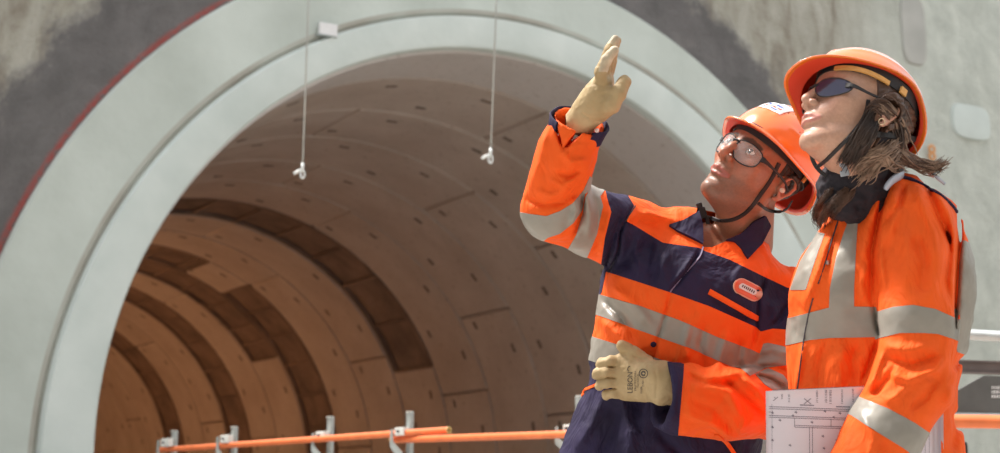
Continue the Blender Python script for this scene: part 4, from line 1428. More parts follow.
    # --- hair: short and dark
    def hair_f(H):
        A = H.copy(); A[:, 1] = np.abs(A[:, 1])
        d = hd.skin(H) - 4.5 - 1.6 * noise(H * V3(1, 1, 0.35), 0.5, 4) - 1.2 * noise(H, 0.16, 2)
        line = np.where(A[:, 1] > 45, 0, 0)
        keep = smin(-(H[:, 2] - 62 + 0 * A[:, 1]), 0 * H[:, 0] + 50, 1)           # above the brow line
        top = 60 + 26 * sm(H[:, 0], 30, 80) - H[:, 2]                                                       # <0 above z = 60
        back = smax(H[:, 0] + 20, -(H[:, 2] + 52), 4)                            # behind the ears down to the nape
        side = np.maximum.reduce([H[:, 0] - 18 - 0.15 * (H[:, 2] - 10), -(H[:, 2] - 8), 55 - A[:, 1]])     # sideburn
        ear = sphere(A, (-6, 78, 0), 27)
        reg = np.minimum(np.minimum(top, back), side)
        return smax(smax(d, reg, 4), -ear, 3)
    Vh, Fh = surfnet(hair_f, (-118, -98, -62), (115, 98, 140), 2.2)
    M_HAIR = mat('dark_cropped_hair', (0.018, 0.012, 0.010), 0.55, vscale=60, col2=(0.05, 0.032, 0.024), bump=0.9, bscale=260, bdist=0.004)
    hput(fig, hd, 'hair', Vh, Fh, M_HAIR, fig.root)
    # --- hard hat
    hat = Hat(hd, tilt=math.radians(11), off=(-14, 0, 4), brim=0.55, roll=math.radians(4), arch=9)
    hb = Hat(hd, tilt=math.radians(2))
    ht = build_hat(fig, hd, hat, fig.root)
    V_, F_ = band_loop(hb, 50, 98, 80, 22, 3.0, cx=-4, zf=lambda a: 6 * math.cos(a))
    hput(fig, hd, 'headband', V_, F_, M_BLACK, ht, smooth=False)
    hput(fig, hd, 'headband_clip', *band_clip(hb, 1.85, 86, 101, 42, 9, 11), M_GOLD, ht, smooth=False)
    # printed mark on the front of the shell
    hat_print(fig, hd, hat, ht)
    # --- chin strap
    sf = lambda Q: np.minimum(skin(Q), hair_f(hd.mm(Q)) / hd.k)
    o = strap('chin_strap', [(779, 163), (773, 175), (768, 184), (761, 194), (752, 206), (742, 215), (730, 220), (716, 219.5), (706, 216.5)], 4.2, 1.6, M_BLACK, ht, f=sf, n=36)
    strap('chin_strap', [(792, 200), (784, 210), (770, 211), (758, 203)], 3.2, 1.4, M_BLACK, ht, f=sf, n=24)
    q = raycast(sf, [704], [213])[0]
    b_ = MB(); b_.box((0, 0, 0), (8, 12, 5), bev=1.4); b_.box((-1, 8, 0), (6, 6, 4), bev=1.2); b_.box((3, -9, 0), (4, 8, 3), bev=1)
    fig.put('buckle', np.array(b_.V) @ np.array([[0.95, 0.25, 0], [-0.25, 0.95, 0], [0, 0, 1]]) + q + V3(-2, 0, -2), b_.F, M_BLACK, ht, smooth=False)
    # ear plug
    e = hd.px(V3(4, 86, -4)); b_ = MB(); b_.tube([tuple(hd.px(V3(2, 76, -4))), tuple(e), tuple(hd.px(V3(4, 89, -4)))], [2.2, 2.6, 1.4], n=12)
    fig.put('ear_plug', b_.V, b_.F, mat('pale_ear_plug', (0.75, 0.6, 0.5), 0.4), fig.root)
    build_glasses(fig, hd, fig.root, M_CLEAR, M_BLACK)

    # --- trousers and boots, below the picture
    hipc = P(636, 560, 8)
    def legs(Q):
        d = None
        for sx in (-1, 1):
            h = hipc + V3(sx * 38, 0, 0); kn = h + DOWN * 190 + V3(sx * 10, 0, -8); an = h + DOWN * 355 + V3(sx * 16, 0, 6)
            e = chain(Q, [h, kn, an], [46, 33, 27], 8); d = e if d is None else smin(d, e, 6)
        d = smin(d, ellipsoid(Q, P(636, 535, 8), (84, 50, 56)), 14)
        return d - cloth_noise(Q, 1.6)
    V_, F_ = surfnet(legs, (20, -760, FPX - 190), (260, -240, FPX + 110), 4.5)
    fig.put('trousers', V_, tris(F_), M_NAVY, fig.root)
    M_BOOT = mat('black_boot_leather', (0.03, 0.026, 0.024), 0.5)
    for sx in (-1, 1):
        h = hipc + V3(sx * 38, 0, 0); an = h + DOWN * 355 + V3(sx * 16, 0, 6)
        wz = toworld(an[None], s_)[0][2]
        sole = an + DOWN * (wz / s_ - 9)
        def boot(Q):
            d = chain(Q, [an, sole + V3(0, 12, 4)], [25, 22], 4)
            d = smin(d, capsule(Q, sole + V3(0, 6, 6), sole + V3(-38, -2, -34), 22, 19), 10)
            fl_ = (Q - sole) @ (-DOWN) + 9
            return smax(d, -fl_, 3)
        V_, F_ = surfnet(boot, tuple(sole + V3(-75, -35, -75)), tuple(sole + V3(40, 110, 50)), 3.5)
        fig.put('boot', V_, tris(F_), M_BOOT, fig.root)
    return fig, jacket

def band_clip(hat, a, ry, rx, z, w_, h_):
    c = np.array([rx * math.cos(a), ry * math.sin(a), z]); t = np.array([-math.sin(a), math.cos(a), 0]); n = np.array([math.cos(a), math.sin(a), 0]); u = np.array([0, 0, 1.0])
    V = []
    for dn in (0, 4):
        for (dt, du) in ((-1, -1), (1, -1), (1, 1), (-1, 1)): V.append(c + n * dn + t * dt * w_ / 2 + u * du * h_ / 2)
    return hat.H(np.array(V, f32)), [[0, 1, 2, 3], [4, 7, 6, 5], [0, 4, 5, 1], [1, 5, 6, 2], [2, 6, 7, 3], [3, 7, 4, 0]]

def hat_print(fig, hd, hat, parent):
    M_BLUE = mat('blue_print', (0.10, 0.16, 0.55), 0.4); M_RED = mat('red_print', (0.65, 0.05, 0.04), 0.4)
    def surf_pts(Y, Z):
        # front of the dome: march along +x
        X = np.arange(60, 135, 0.5, dtype=f32); out = []
        for y, z in zip(Y, Z):
            h = np.stack([X, np.full_like(X, y), np.full_like(X, z)], 1)
            d = hat.outer(h); i = int(np.argmax(d > 0)); out.append((X[i] + 0.7, y, z))
        return np.array(out, f32)
    # white field
    ys = np.linspace(-30, 30, 13); zs = np.linspace(88, 126, 9)
    G = [(y, z) for z in zs for y in ys]
    V = surf_pts([g[0] for g in G], [g[1] for g in G]); F = []
    for j in range(8):
        for i in range(12):
            k = j * 13 + i; F.append([k, k + 1, k + 14, k + 13])
    st = hput(fig, hd, 'printed_sticker', hat.H(V), F, M_WHITE, parent)
    st['label'] = 'white sticker on the front of the hat'
    for (y0, y1, z0, z1, m) in ((-22, -4, 108, 113, M_BLUE), (0, 20, 108, 113, M_BLUE), (-22, 8, 100, 103, M_RED), (-20, 18, 94, 96.5, M_BLUE), (12, 22, 99, 104, M_RED)):
        yy = np.linspace(y0, y1, 6); V = surf_pts(list(yy) * 2, [z0] * 6 + [z1] * 6); V[:, 0] += 0.5
        F = [[i, i + 1, i + 7, i + 6] for i in range(5)]
        hput(fig, hd, 'print_mark', hat.H(V), F, m, st)

# ================================================================== the woman
def build_woman():
    s_ = 0.0018
    fl = P(874, 453, 12) + DOWN * 500
    foot = toworld(fl[None], s_)[0]; foot[2] = 0
    fig = Fig('person', s_, tuple(foot))
    tag(fig.root, 'woman in an orange jacket and hard hat looking up, drawings under her arm', 'person')
    hd = Head(P(856, 125, -22), (-72, 28, 16), 1.80, False)
    R = (0.985, 0.06, -0.16)
    cs = [P(872, 610, 12), P(874, 520, 12), P(876, 453, 12), P(872, 395, 12), P(875, 355, 12), P(879, 320, 12), P(884, 280, 12), P(889, 240, 12), P(893, 205, 12), P(884, 182, 8)]
    a = [90, 90, 86, 82, 88, 90, 88, 76, 58, 30]
    b = [72, 72, 70, 66, 66, 66, 64, 58, 44, 28]
    trunk = Loft(cs, a, b, R)
    sh, um, el, wr = P(914, 224, -30), P(918, 318, -62), P(911, 384, -74), P(856, 482, -104)
    def body_f(Q):
        d = trunk(Q)
        d = smin(d, capsule(Q, P(912, 214, -24), P(880, 196, 6), 27, 24), 22)
        d = smin(d, capsule(Q, P(890, 218, 50), P(880, 196, 6), 27, 24), 22)
        d = smin(d, ellipsoid(Q, P(835, 290, 2), (40, 40, 44)), 22)
        return d
    def arm(Q):
        d = chain(Q, [sh, um, el], [37, 37.5, 36], 8)
        return smin(d, chain(Q, [el, P(882, 436, -90), wr], [36, 35.5, 32], 6), 10)
    def armfar(Q): return chain(Q, [P(888, 228, 56), P(876, 330, 74), P(868, 400, 62), P(850, 470, 30)], [34, 34, 33, 30], 8)
    wax = wr - P(882, 436, -90); wax = wax / np.linalg.norm(wax)
    strokes = [
        ([(888, 186), (880, 210), (872, 250), (871, 300)], 2.6, -4.0), ([(880, 196), (868, 225), (862, 262)], 5, 2.0), ([(868, 200), (858, 228), (856, 262)], 3.5, -1.6),
        ([(893, 188), (896, 212), (888, 240)], 4.0, 2.6), ([(905, 184), (900, 205), (886, 222)], 2.6, -2.4), ([(884, 222), (880, 250), (884, 285)], 4, 2.0),
        ([(916, 184), (922, 205), (934, 232), (940, 262)], 4.0, 2.6), ([(926, 186), (938, 214), (948, 240)], 3.0, -2.6), ([(936, 190), (948, 212), (955, 236)], 3.0, 2.0),
        ([(946, 220), (950, 250), (946, 280), (950, 305)], 3.4, -2.2), ([(902, 225), (908, 255), (904, 290)], 6, 2.0), ([(916, 235), (924, 262), (920, 295)], 5, -2.0), ([(932, 245), (936, 270), (932, 298)], 5, 1.8),
        ([(882, 345), (905, 350), (932, 345)], 4.5, 1.8), ([(888, 358), (912, 366), (940, 356)], 4, -2.4), ([(886, 372), (908, 380), (936, 370), (945, 356)], 4, 2.6),
        ([(884, 350), (876, 372), (868, 392)], 3.0, 2.2), ([(896, 366), (884, 384), (872, 396)], 3.4, -2.2), ([(910, 384), (896, 396), (884, 402)], 4, 2.0), ([(938, 378), (925, 398), (908, 412)], 4, -2.0),
        ([(878, 340), (870, 362), (862, 382)], 2.2, -2.8),
        ([(868, 262), (862, 285), (866, 304)], 4, 1.6), ([(845, 345), (838, 365), (842, 392)], 6, 1.8), ([(858, 345), (852, 362), (856, 385)], 4, -1.8), ([(826, 345), (820, 368), (818, 390)], 5, -1.6),
        ([(803, 345), (800, 365), (796, 390)], 3.0, 2.0), ([(828, 240), (818, 270), (806, 305)], 4, 2.0), ([(840, 225), (832, 248), (826, 275)], 3.4, -1.6),
        ([(957, 210), (960, 240), (957, 290), (954, 340)], 2.6, -3.0), ([(962, 355), (952, 375), (946, 392)], 4, -2.0), ([(958, 366), (948, 384), (950, 410)], 5, 2.4), ([(952, 405), (956, 430), (950, 455)], 5, -1.8),
        ([(874, 306), (876, 322), (880, 338)], 2.0, -2.4),
        ([(862, 414), (874, 440), (866, 462)], 4, 1.6), ([(880, 440), (886, 455), (878, 470)], 4, -1.6),
    ]
    def cloth_noise(Q, amp=1.0):
        st = Q * V3(1.0, 0.55, 1.0)
        return amp * (1.1 * noise(st, 0.033, 7) + 0.6 * noise(Q, 0.08, 8) + 0.2 * noise(Q, 0.2, 9))
    def jacket(Q):
        d = body_f(Q)
        d = smin(d, armfar(Q), 8)
        d = smin(d, arm(Q), 4)
        d = smax(d, np.where(np.linalg.norm(Q - wr, axis=1) < 60, (Q - wr) @ wax, -99).astype(f32), 1.0)
        return d - 2.4 * folds(Q, strokes) - cloth_noise(Q, 1.5)
    V, F = surfnet(jacket, (265, -385, FPX - 150), (500, 62, FPX + 125), 1.7)
    V = laplace(V, F, 1, 0.4)
    T = tris(F); N = vnormals(V, T)
    if (N[:500] * grad(jacket, V[:500])).sum() < 0: T = T[:, ::-1]; N = -N
    VN = np.concatenate([V, N], 1)
    isA = lambda W: (arm(W[:, :3].astype(f32)) - body_f(W[:, :3].astype(f32)) - 1.0)
    notA = lambda W: -isA(W)
    PL = lambda poly: (lambda W: spoly(W, poly))
    AND = lambda *fs: (lambda W: np.maximum.reduce([f(W) for f in fs]))
    near = lambda W: (W[:, 2] - (FPX + 40))
    rules = [
        ('tape_a', AND(notA, near, PL([(848, 222), (858, 218), (856, 250), (854, 290), (854, 307), (829, 308), (830, 288), (836, 258), (843, 236)]))),
        ('tape_b', AND(notA, PL([(740, 322), (788.6, 318), (812, 312), (829, 307.6), (853, 306.5), (876, 307), (1000, 310), (1000, 342), (878, 337), (853, 337.5), (829, 338), (810, 340), (788.6, 345), (740, 350)]))),
        ('tape_c', AND(isA, PL([(850, 318), (874.6, 312.5), (893, 307), (913, 305), (935, 309), (955, 318), (985, 328), (985, 352), (953, 339), (938, 334), (924, 333), (900, 333), (880, 338), (850, 348)]))),
        ('tape_d', AND(isA, PL([(835, 386), (861, 397.6), (887, 408), (914.7, 423), (940, 440), (925, 464), (903, 448), (877, 432), (851.7, 415.6), (825, 404)]))),
        ('tape_e', AND(notA, PL([(963, 240), (972, 244), (990, 300), (1000, 356), (966, 355), (957, 352), (954, 330), (958, 300), (960, 262)]))),
        ('tape_f', AND(notA, PL([(818, 232), (825, 234), (815, 262), (806, 290), (790, 290), (800, 262)]))),
    ]
    pcs = cut_pieces(VN, T, rules)
    W, TT = pcs[None]
    jk = fig.put('jacket', W[:, :3], TT, M_ORANGE, fig.root)
    for k in 'abcdef':
        if 'tape_' + k not in pcs: continue
        w, tt = pcs['tape_' + k]
        for (w2, t2) in islands(w, tt)[:3]:
            if len(t2) < 60: continue
            A, B_, _ = thicken(w2[:, :3], w2[:, 3:6] / np.linalg.norm(w2[:, 3:6], axis=1)[:, None], t2, 0.55)
            o = fig.put('reflective_tape', A, B_, M_TAPE, jk); autosmooth(o, 60); o['label'] = 'grey reflective tape'
    def strap(name, pix, wd, th, m, parent, f=jacket, off=0.2, n=20, lab=None):
        V_, F_ = surf_strap(f, pix, wd, th, off, n)
        o = fig.put(name, V_, F_, m, parent, smooth=False)
        if lab: o['label'] = lab
        return o
    strap('zip_line', [(872, 186), (858, 194), (846, 204), (838, 222), (831, 242), (825, 262), (818, 284)], 1.3, 0.8, M_STITCH, jk, lab='dark zip line')
    strap('zip_line', [(813, 298), (809, 314), (803, 346), (797, 392)], 1.3, 0.8, M_STITCH, jk, lab='dark zip line')
    q = raycast(jacket, [826.5], [263.0])[0]; nn = grad(jacket, q[None], 3)[0]
    b_ = MB(); b_.tube([tuple(q), tuple(q + nn * 2), tuple(q + nn * 2.5)], [2.2, 2.2, 1.2], n=14)
    fig.put('press_stud', b_.V, b_.F, M_STEEL, jk, smooth=False)
    # hood roll / collar edge
    gait0 = lambda Q: capsule(Q, P(854, 190, -2), P(866, 143, -26), 37, 31)
    M_COLG = mat('pale_blue_grey_lining', (0.46, 0.50, 0.60), 0.45, var=0.12, vscale=40)
    V_, F_ = surf_strap(lambda Q: np.minimum(jacket(Q), gait0(Q)), [(880, 187), (886, 178), (898, 172), (914, 173.5), (928, 180.5), (939, 190)], [3 + 6.5 * math.sin(math.pi * (i / 29) ** 0.8) for i in range(30)], 3.0, 6.5, 30)
    o = fig.put('collar_lining', V_, F_, M_COLG, jk); o['label'] = 'pale blue grey lining at the back of the collar'
    strap('collar_edge', [(884, 189), (893, 180), (906, 178), (922, 185), (938, 194), (950, 204), (956, 212)], 3.0, 2.4, M_NAVY, jk, off=-0.2, n=30, lab='dark navy collar edge')

    # --- skin
    nb, nt = P(866, 196, 6), hd.px(V3(-18, 0, -48))
    def skin(Q):
        d = hd.skin(hd.mm(Q)) / hd.k
        d = smin(d, capsule(Q, nb, nt, 27, 25), 8)
        d = smin(d, capsule(Q, hd.px(V3(36, 0, -66)), (nb + nt) / 2 + V3(-6, 0, 0), 13, 16), 14)
        under = np.maximum(body_f(Q) + 14.0, -(Q[:, 1] - P(0, 300)[1]))
        return smin(d, under, 6)
    Vs, Fs = surfnet(skin, (260, -75, FPX - 110), (460, 200, FPX + 90), 1.1)
    bo = fig.put('body', Vs, tris(Fs), M_SKIN, fig.root, attrs={'Col': skin_colour(hd.mm(Vs), False)})
    build_eyes(fig, hd, bo)
    # --- neck gaiter
    M_GAIT = mat('black_neck_gaiter', (0.016, 0.013, 0.020), 0.85, bump=0.4, bscale=60)
    def gait(Q):
        d = capsule(Q, nb + V3(-12, 6, -8), P(866, 143, -26), 37, 31)
        d = smin(d, capsule(Q, P(836, 184, -16), P(842, 206, -24), 16, 13), 14)
        d = d - 2.2 * noise(Q * V3(0.6, 1.6, 0.6), 0.10, 3) - 1.2 * noise(Q, 0.22, 4)
        pl = (Q - P(842, 147, 0)) @ (V3(-0.75, 0.66, 0.0))          # stays below the jaw line
        return smax(d, pl - 1.0, 5)
    Vg, Fg = surfnet(gait, (290, -40, FPX - 90), (440, 110, FPX + 80), 1.6)
    fig.put('neck_gaiter', Vg, tris(Fg), M_GAIT, fig.root)
    # --- hair: gathered back under the hat, loose over the collar
    M_HAIR = mat('brown_hair', (0.035, 0.016, 0.010), 0.38, vscale=30, col2=(0.12, 0.06, 0.038), bump=0.8, bscale=140, bdist=0.004, stretch=(1, 1, 0.35))
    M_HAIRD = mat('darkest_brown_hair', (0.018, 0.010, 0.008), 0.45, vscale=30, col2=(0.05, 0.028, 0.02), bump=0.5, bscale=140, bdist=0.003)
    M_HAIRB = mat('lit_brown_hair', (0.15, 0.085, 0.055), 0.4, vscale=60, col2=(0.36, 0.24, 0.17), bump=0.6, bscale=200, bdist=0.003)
    def hair_f(H):
        A = H.copy(); A[:, 1] = np.abs(A[:, 1])
        groove = np.sin((H[:, 2] * 0.8 + H[:, 0] * 0.55) * 0.55 + 2.0 * noise(H, 0.05, 2)) * 0.9
        d = hd.skin(H) - 6.5 - groove - 1.2 * noise(H, 0.12, 4)
        top = 66 - H[:, 2]
        back = smax(H[:, 0] + 12, -(H[:, 2] + 60), 6)
        side = np.maximum.reduce([H[:, 0] - 30 + 0.35 * (60 - H[:, 2]), -(H[:, 2] - 6), 50 - A[:, 1]])
        reg = np.minimum(np.minimum(top, back), side)
        return smax(smax(d, reg, 5), -sphere(A, (-4, 80, 0), 22), 4)
    Vh, Fh = surfnet(hair_f, (-122, -98, -68), (115, 98, 140), 2.2)
    hair = hput(fig, hd, 'hair', Vh, Fh, M_HAIR, fig.root)
    rs = np.random.RandomState(5)
    base_f = lambda Q: np.minimum(np.minimum(gait(Q), jacket(Q)), skin(Q))
    def lock(name, pix, r0, m, seed, n=34, wob=1.6, lift=2.0):
        """a lock of hair: many fine tapered strands lying over what is under them"""
        r_ = np.random.RandomState(seed)
        pp = resample(pix, 22)
        Q0 = raycast(base_f, pp[:, 0], pp[:, 1], step=1.5)
        z = Q0[:, 2].copy(); z[:] = np.minimum(z, np.interp(np.arange(22), [0, 10, 21], [z[0], np.median(z), z[-1]]) + 6)
        for _ in range(4): z[1:-1] = (z[:-2] + z[1:-1] + z[2:]) / 3
        b = MB()
        for k in range(int(n * 2.6)):
            ox, oy, oz = r_.normal(0, 0.42, 3) * r0
            ph, fq = r_.uniform(0, 6.28), r_.uniform(0.8, 1.8)
            t0, t1 = r_.uniform(0, 0.12), r_.uniform(0.72, 1.0)
            pts = []
            for i in range(12):
                t = t0 + (t1 - t0) * i / 11; u = t * 21; i0 = min(int(u), 20); f_ = u - i0
                x = pp[i0, 0] * (1 - f_) + pp[i0 + 1, 0] * f_; y = pp[i0, 1] * (1 - f_) + pp[i0 + 1, 1] * f_
                zz = (z[i0] * (1 - f_) + z[i0 + 1] * f_) - FPX
                sp = 0.6 + 0.7 * t
                pts.append(tuple(map(float, P(x + ox * sp + wob * math.sin(ph + fq * 6.28 * t), y + oy * sp + wob * math.cos(ph * 1.7 + fq * 6.28 * t), zz - lift - r0 * 0.35 + oz * 0.5))))
            rr = [r0 * 0.062 * (0.5 + 1.2 * math.sin(math.pi * min(0.98, 0.12 + 0.85 * i / 11))) for i in range(12)]
            b.tube(pts, rr, n=5)
        return fig.put(name, b.V, b.F, m, hair)
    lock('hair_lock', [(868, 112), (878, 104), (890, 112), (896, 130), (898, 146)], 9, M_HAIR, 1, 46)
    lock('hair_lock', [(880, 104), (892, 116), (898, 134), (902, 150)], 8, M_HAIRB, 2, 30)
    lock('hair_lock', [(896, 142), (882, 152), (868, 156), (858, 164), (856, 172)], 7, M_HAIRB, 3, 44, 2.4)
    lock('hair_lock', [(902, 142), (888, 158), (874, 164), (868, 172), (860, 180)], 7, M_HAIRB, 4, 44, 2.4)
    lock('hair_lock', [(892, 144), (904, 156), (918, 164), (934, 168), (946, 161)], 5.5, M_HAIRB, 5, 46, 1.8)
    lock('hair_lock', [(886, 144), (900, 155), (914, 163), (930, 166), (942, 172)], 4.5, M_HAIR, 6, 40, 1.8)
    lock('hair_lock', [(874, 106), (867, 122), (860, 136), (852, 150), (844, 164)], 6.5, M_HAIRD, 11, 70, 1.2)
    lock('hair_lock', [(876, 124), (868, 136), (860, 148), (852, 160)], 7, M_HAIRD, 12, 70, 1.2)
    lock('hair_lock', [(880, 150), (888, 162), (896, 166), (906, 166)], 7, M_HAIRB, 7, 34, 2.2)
    lock('hair_lock', [(846, 190), (840, 196), (832, 206), (824, 216), (822, 229)], 3.8, M_HAIR, 8, 40, 2.6)
    lock('hair_lock', [(832, 190), (826, 196), (819, 206), (815, 216), (821, 229)], 3.2, M_HAIR, 9, 36, 2.4)
    lock('hair_lock', [(854, 190), (846, 200), (838, 208), (832, 219)], 3, M_HAIR, 10, 30, 2.0)
    # --- hard hat
    hat = Hat(hd, tilt=math.radians(6), off=(-3, 0, 9), brim=0.82, sc=0.97, roll=math.radians(19), arch=13)
    ht = build_hat(fig, hd, hat, fig.root)
    hb = Hat(hd, tilt=math.radians(2))
    V_, F_ = band_loop(hb, 60, 97, 79, 22, 3.0, cx=-4, zf=lambda a: 4 * math.cos(a))
    hput(fig, hd, 'headband', V_, F_, M_BLACK, ht, smooth=False)
    V_, F_ = band_loop(hb, 49, 100, 81, 8, 4.0, cx=-4, a0=0.35, a1=1.42, zf=lambda a: 6 * math.sin(2 * a) - 3 * (a > 9))
    o = hput(fig, hd, 'headband_pad', V_, F_, M_GOLD, ht, smooth=False); o['label'] = 'tan headband pad'
    hput(fig, hd, 'headband_clip', *band_clip(hb, 1.75, 84, 101, 52, 15, 13), M_GOLD, ht, smooth=False)
    allf = lambda Q: np.minimum(np.minimum(skin(Q), hair_f(hd.mm(Q)) / hd.k), gait(Q))
    strap('nape_strap', [(862, 131), (874, 134), (890, 136), (904, 137), (915, 139)], 6.5, 2.0, M_BLACK, ht, f=allf, n=24, off=1.0)
    strap('chin_strap', [(868, 100), (866, 112), (860, 124), (850, 136), (838, 148), (826, 160), (818, 166)], 4.0, 1.5, M_BLACK, ht, f=allf, n=30, off=0.5)
    # strap hanging in front of the neck
    pts = [P(811, 148, -22), P(812, 158, -24), P(817, 168, -26), P(826, 176, -30)]
    V_, F_ = ribbon(resample(pts, 12), np.tile([-0.4, 0.1, -0.9], (12, 1)), 4.0, 1.4)
    fig.put('chin_strap', V_, F_, M_BLACK, ht, smooth=False)
    q = raycast(allf, [844], [168])[0]
    b_ = MB(); b_.box((0, 5, 0), (9, 7, 3), bev=1.2); b_.box((-1, -5, 0), (9, 6, 3), bev=1.2); b_.box((0, 0, 0.5), (5, 10, 2), bev=0.6)
    o = fig.put('buckle', np.array(b_.V) @ np.array([[0.97, 0.2, 0], [-0.2, 0.97, 0], [0, 0, 1]]) + q + V3(0, 0, -2.5), b_.F, mat('grey_plastic_buckle', (0.36, 0.40, 0.46), 0.35), ht, smooth=False)
    o['label'] = 'pale grey plastic buckle'
    b_ = MB(); c = hd.px(V3(2, 80, -24))
    b_.tube([tuple(c + V3(0.0, 3.0 * math.cos(t), 0) + V3(3.0 * math.sin(t), 0, 0)) for t in np.linspace(0, 6.28, 17)[:-1]], 0.6, n=6, close=True)
    fig.put('earring', b_.V, b_.F, mat('pale_gold', (0.8, 0.62, 0.42), 0.25, metal=0.9), fig.root)
    build_glasses(fig, hd, fig.root, M_TINT, M_BLACK, wrap=True, temple_z=16)

    # --- hand at the lower edge of the drawings, gloved
    c0 = wr + wax * 4
    g3K = [wr + wax * 44 + V3(-14, 6, 8), wr + wax * 47 + V3(-5, 2, 10), wr + wax * 46 + V3(4, -3, 12), wr + wax * 41 + V3(12, -8, 14)]
    fingers = []
    for i, k_ in enumerate(g3K):
        l = [20, 23, 21, 17][i]
        fingers.append(([k_, k_ + wax * l * 0.6 + V3(0, 0, 8), k_ + wax * l * 0.9 + V3(0, 0, 20), k_ + wax * l * 0.8 + V3(2, 4, 30)], [6.8, 6.3, 5.8, 5.0]))
    g3 = glove_field(None, [(c0, k_, 13, 8.5) for k_ in g3K], fingers, ([c0 + wax * 10 + V3(-8, 4, 0), c0 + wax * 26 + V3(-24, 6, 4), c0 + wax * 40 + V3(-30, 2, 10)], [10, 8, 6.5]))
    mn = np.min([k_ for k_ in g3K] + [c0], 0); mx = np.max([k_ for k_ in g3K] + [c0], 0)
    V_, F_ = surfnet(g3, tuple(mn - 48), tuple(mx + 48), 1.6)
    o = fig.put('glove', V_, tris(F_), M_GLOVE, fig.root)

    # --- trousers and boots, below the picture
    hipc = P(874, 600, 12)
    def legs(Q):
        d = None
        for sz in (-1, 1):
            h = hipc + V3(0, 0, sz * 34); kn = h + DOWN * 205 + V3(-6, 0, sz * 6); an = h + DOWN * 380 + V3(4, 0, sz * 8)
            e = chain(Q, [h, kn, an], [48, 35, 29], 8); d = e if d is None else smin(d, e, 6)
        d = smin(d, ellipsoid(Q, P(874, 580, 12), (80, 50, 62)), 14)
        return d - cloth_noise(Q, 1.6)
    V_, F_ = surfnet(legs, (250, -850, FPX - 220), (500, -290, FPX + 130), 5)
    fig.put('trousers', V_, tris(F_), M_ORANGE, fig.root)
    M_BOOT = mat('brown_boot_leather', (0.06, 0.04, 0.03), 0.55)
    for sz in (-1, 1):
        h = hipc + V3(0, 0, sz * 34); an = h + DOWN * 380 + V3(4, 0, sz * 8)
        wz = toworld(an[None], s_)[0][2]
        sole = an + DOWN * (wz / s_ - 10)
        def boot(Q):
            d = chain(Q, [an, sole + V3(0, 14, 3)], [27, 24], 4)
            d = smin(d, capsule(Q, sole + V3(0, 8, 2), sole + V3(-70, 0, -4), 24, 20), 10)
            return smax(d, -((Q - sole) @ (-DOWN) + 10), 3)
        V_, F_ = surfnet(boot, tuple(sole + V3(-100, -35, -40)), tuple(sole + V3(50, 120, 50)), 4)
        fig.put('boot', V_, tris(F_), M_BOOT, fig.root)
    return fig, jacket

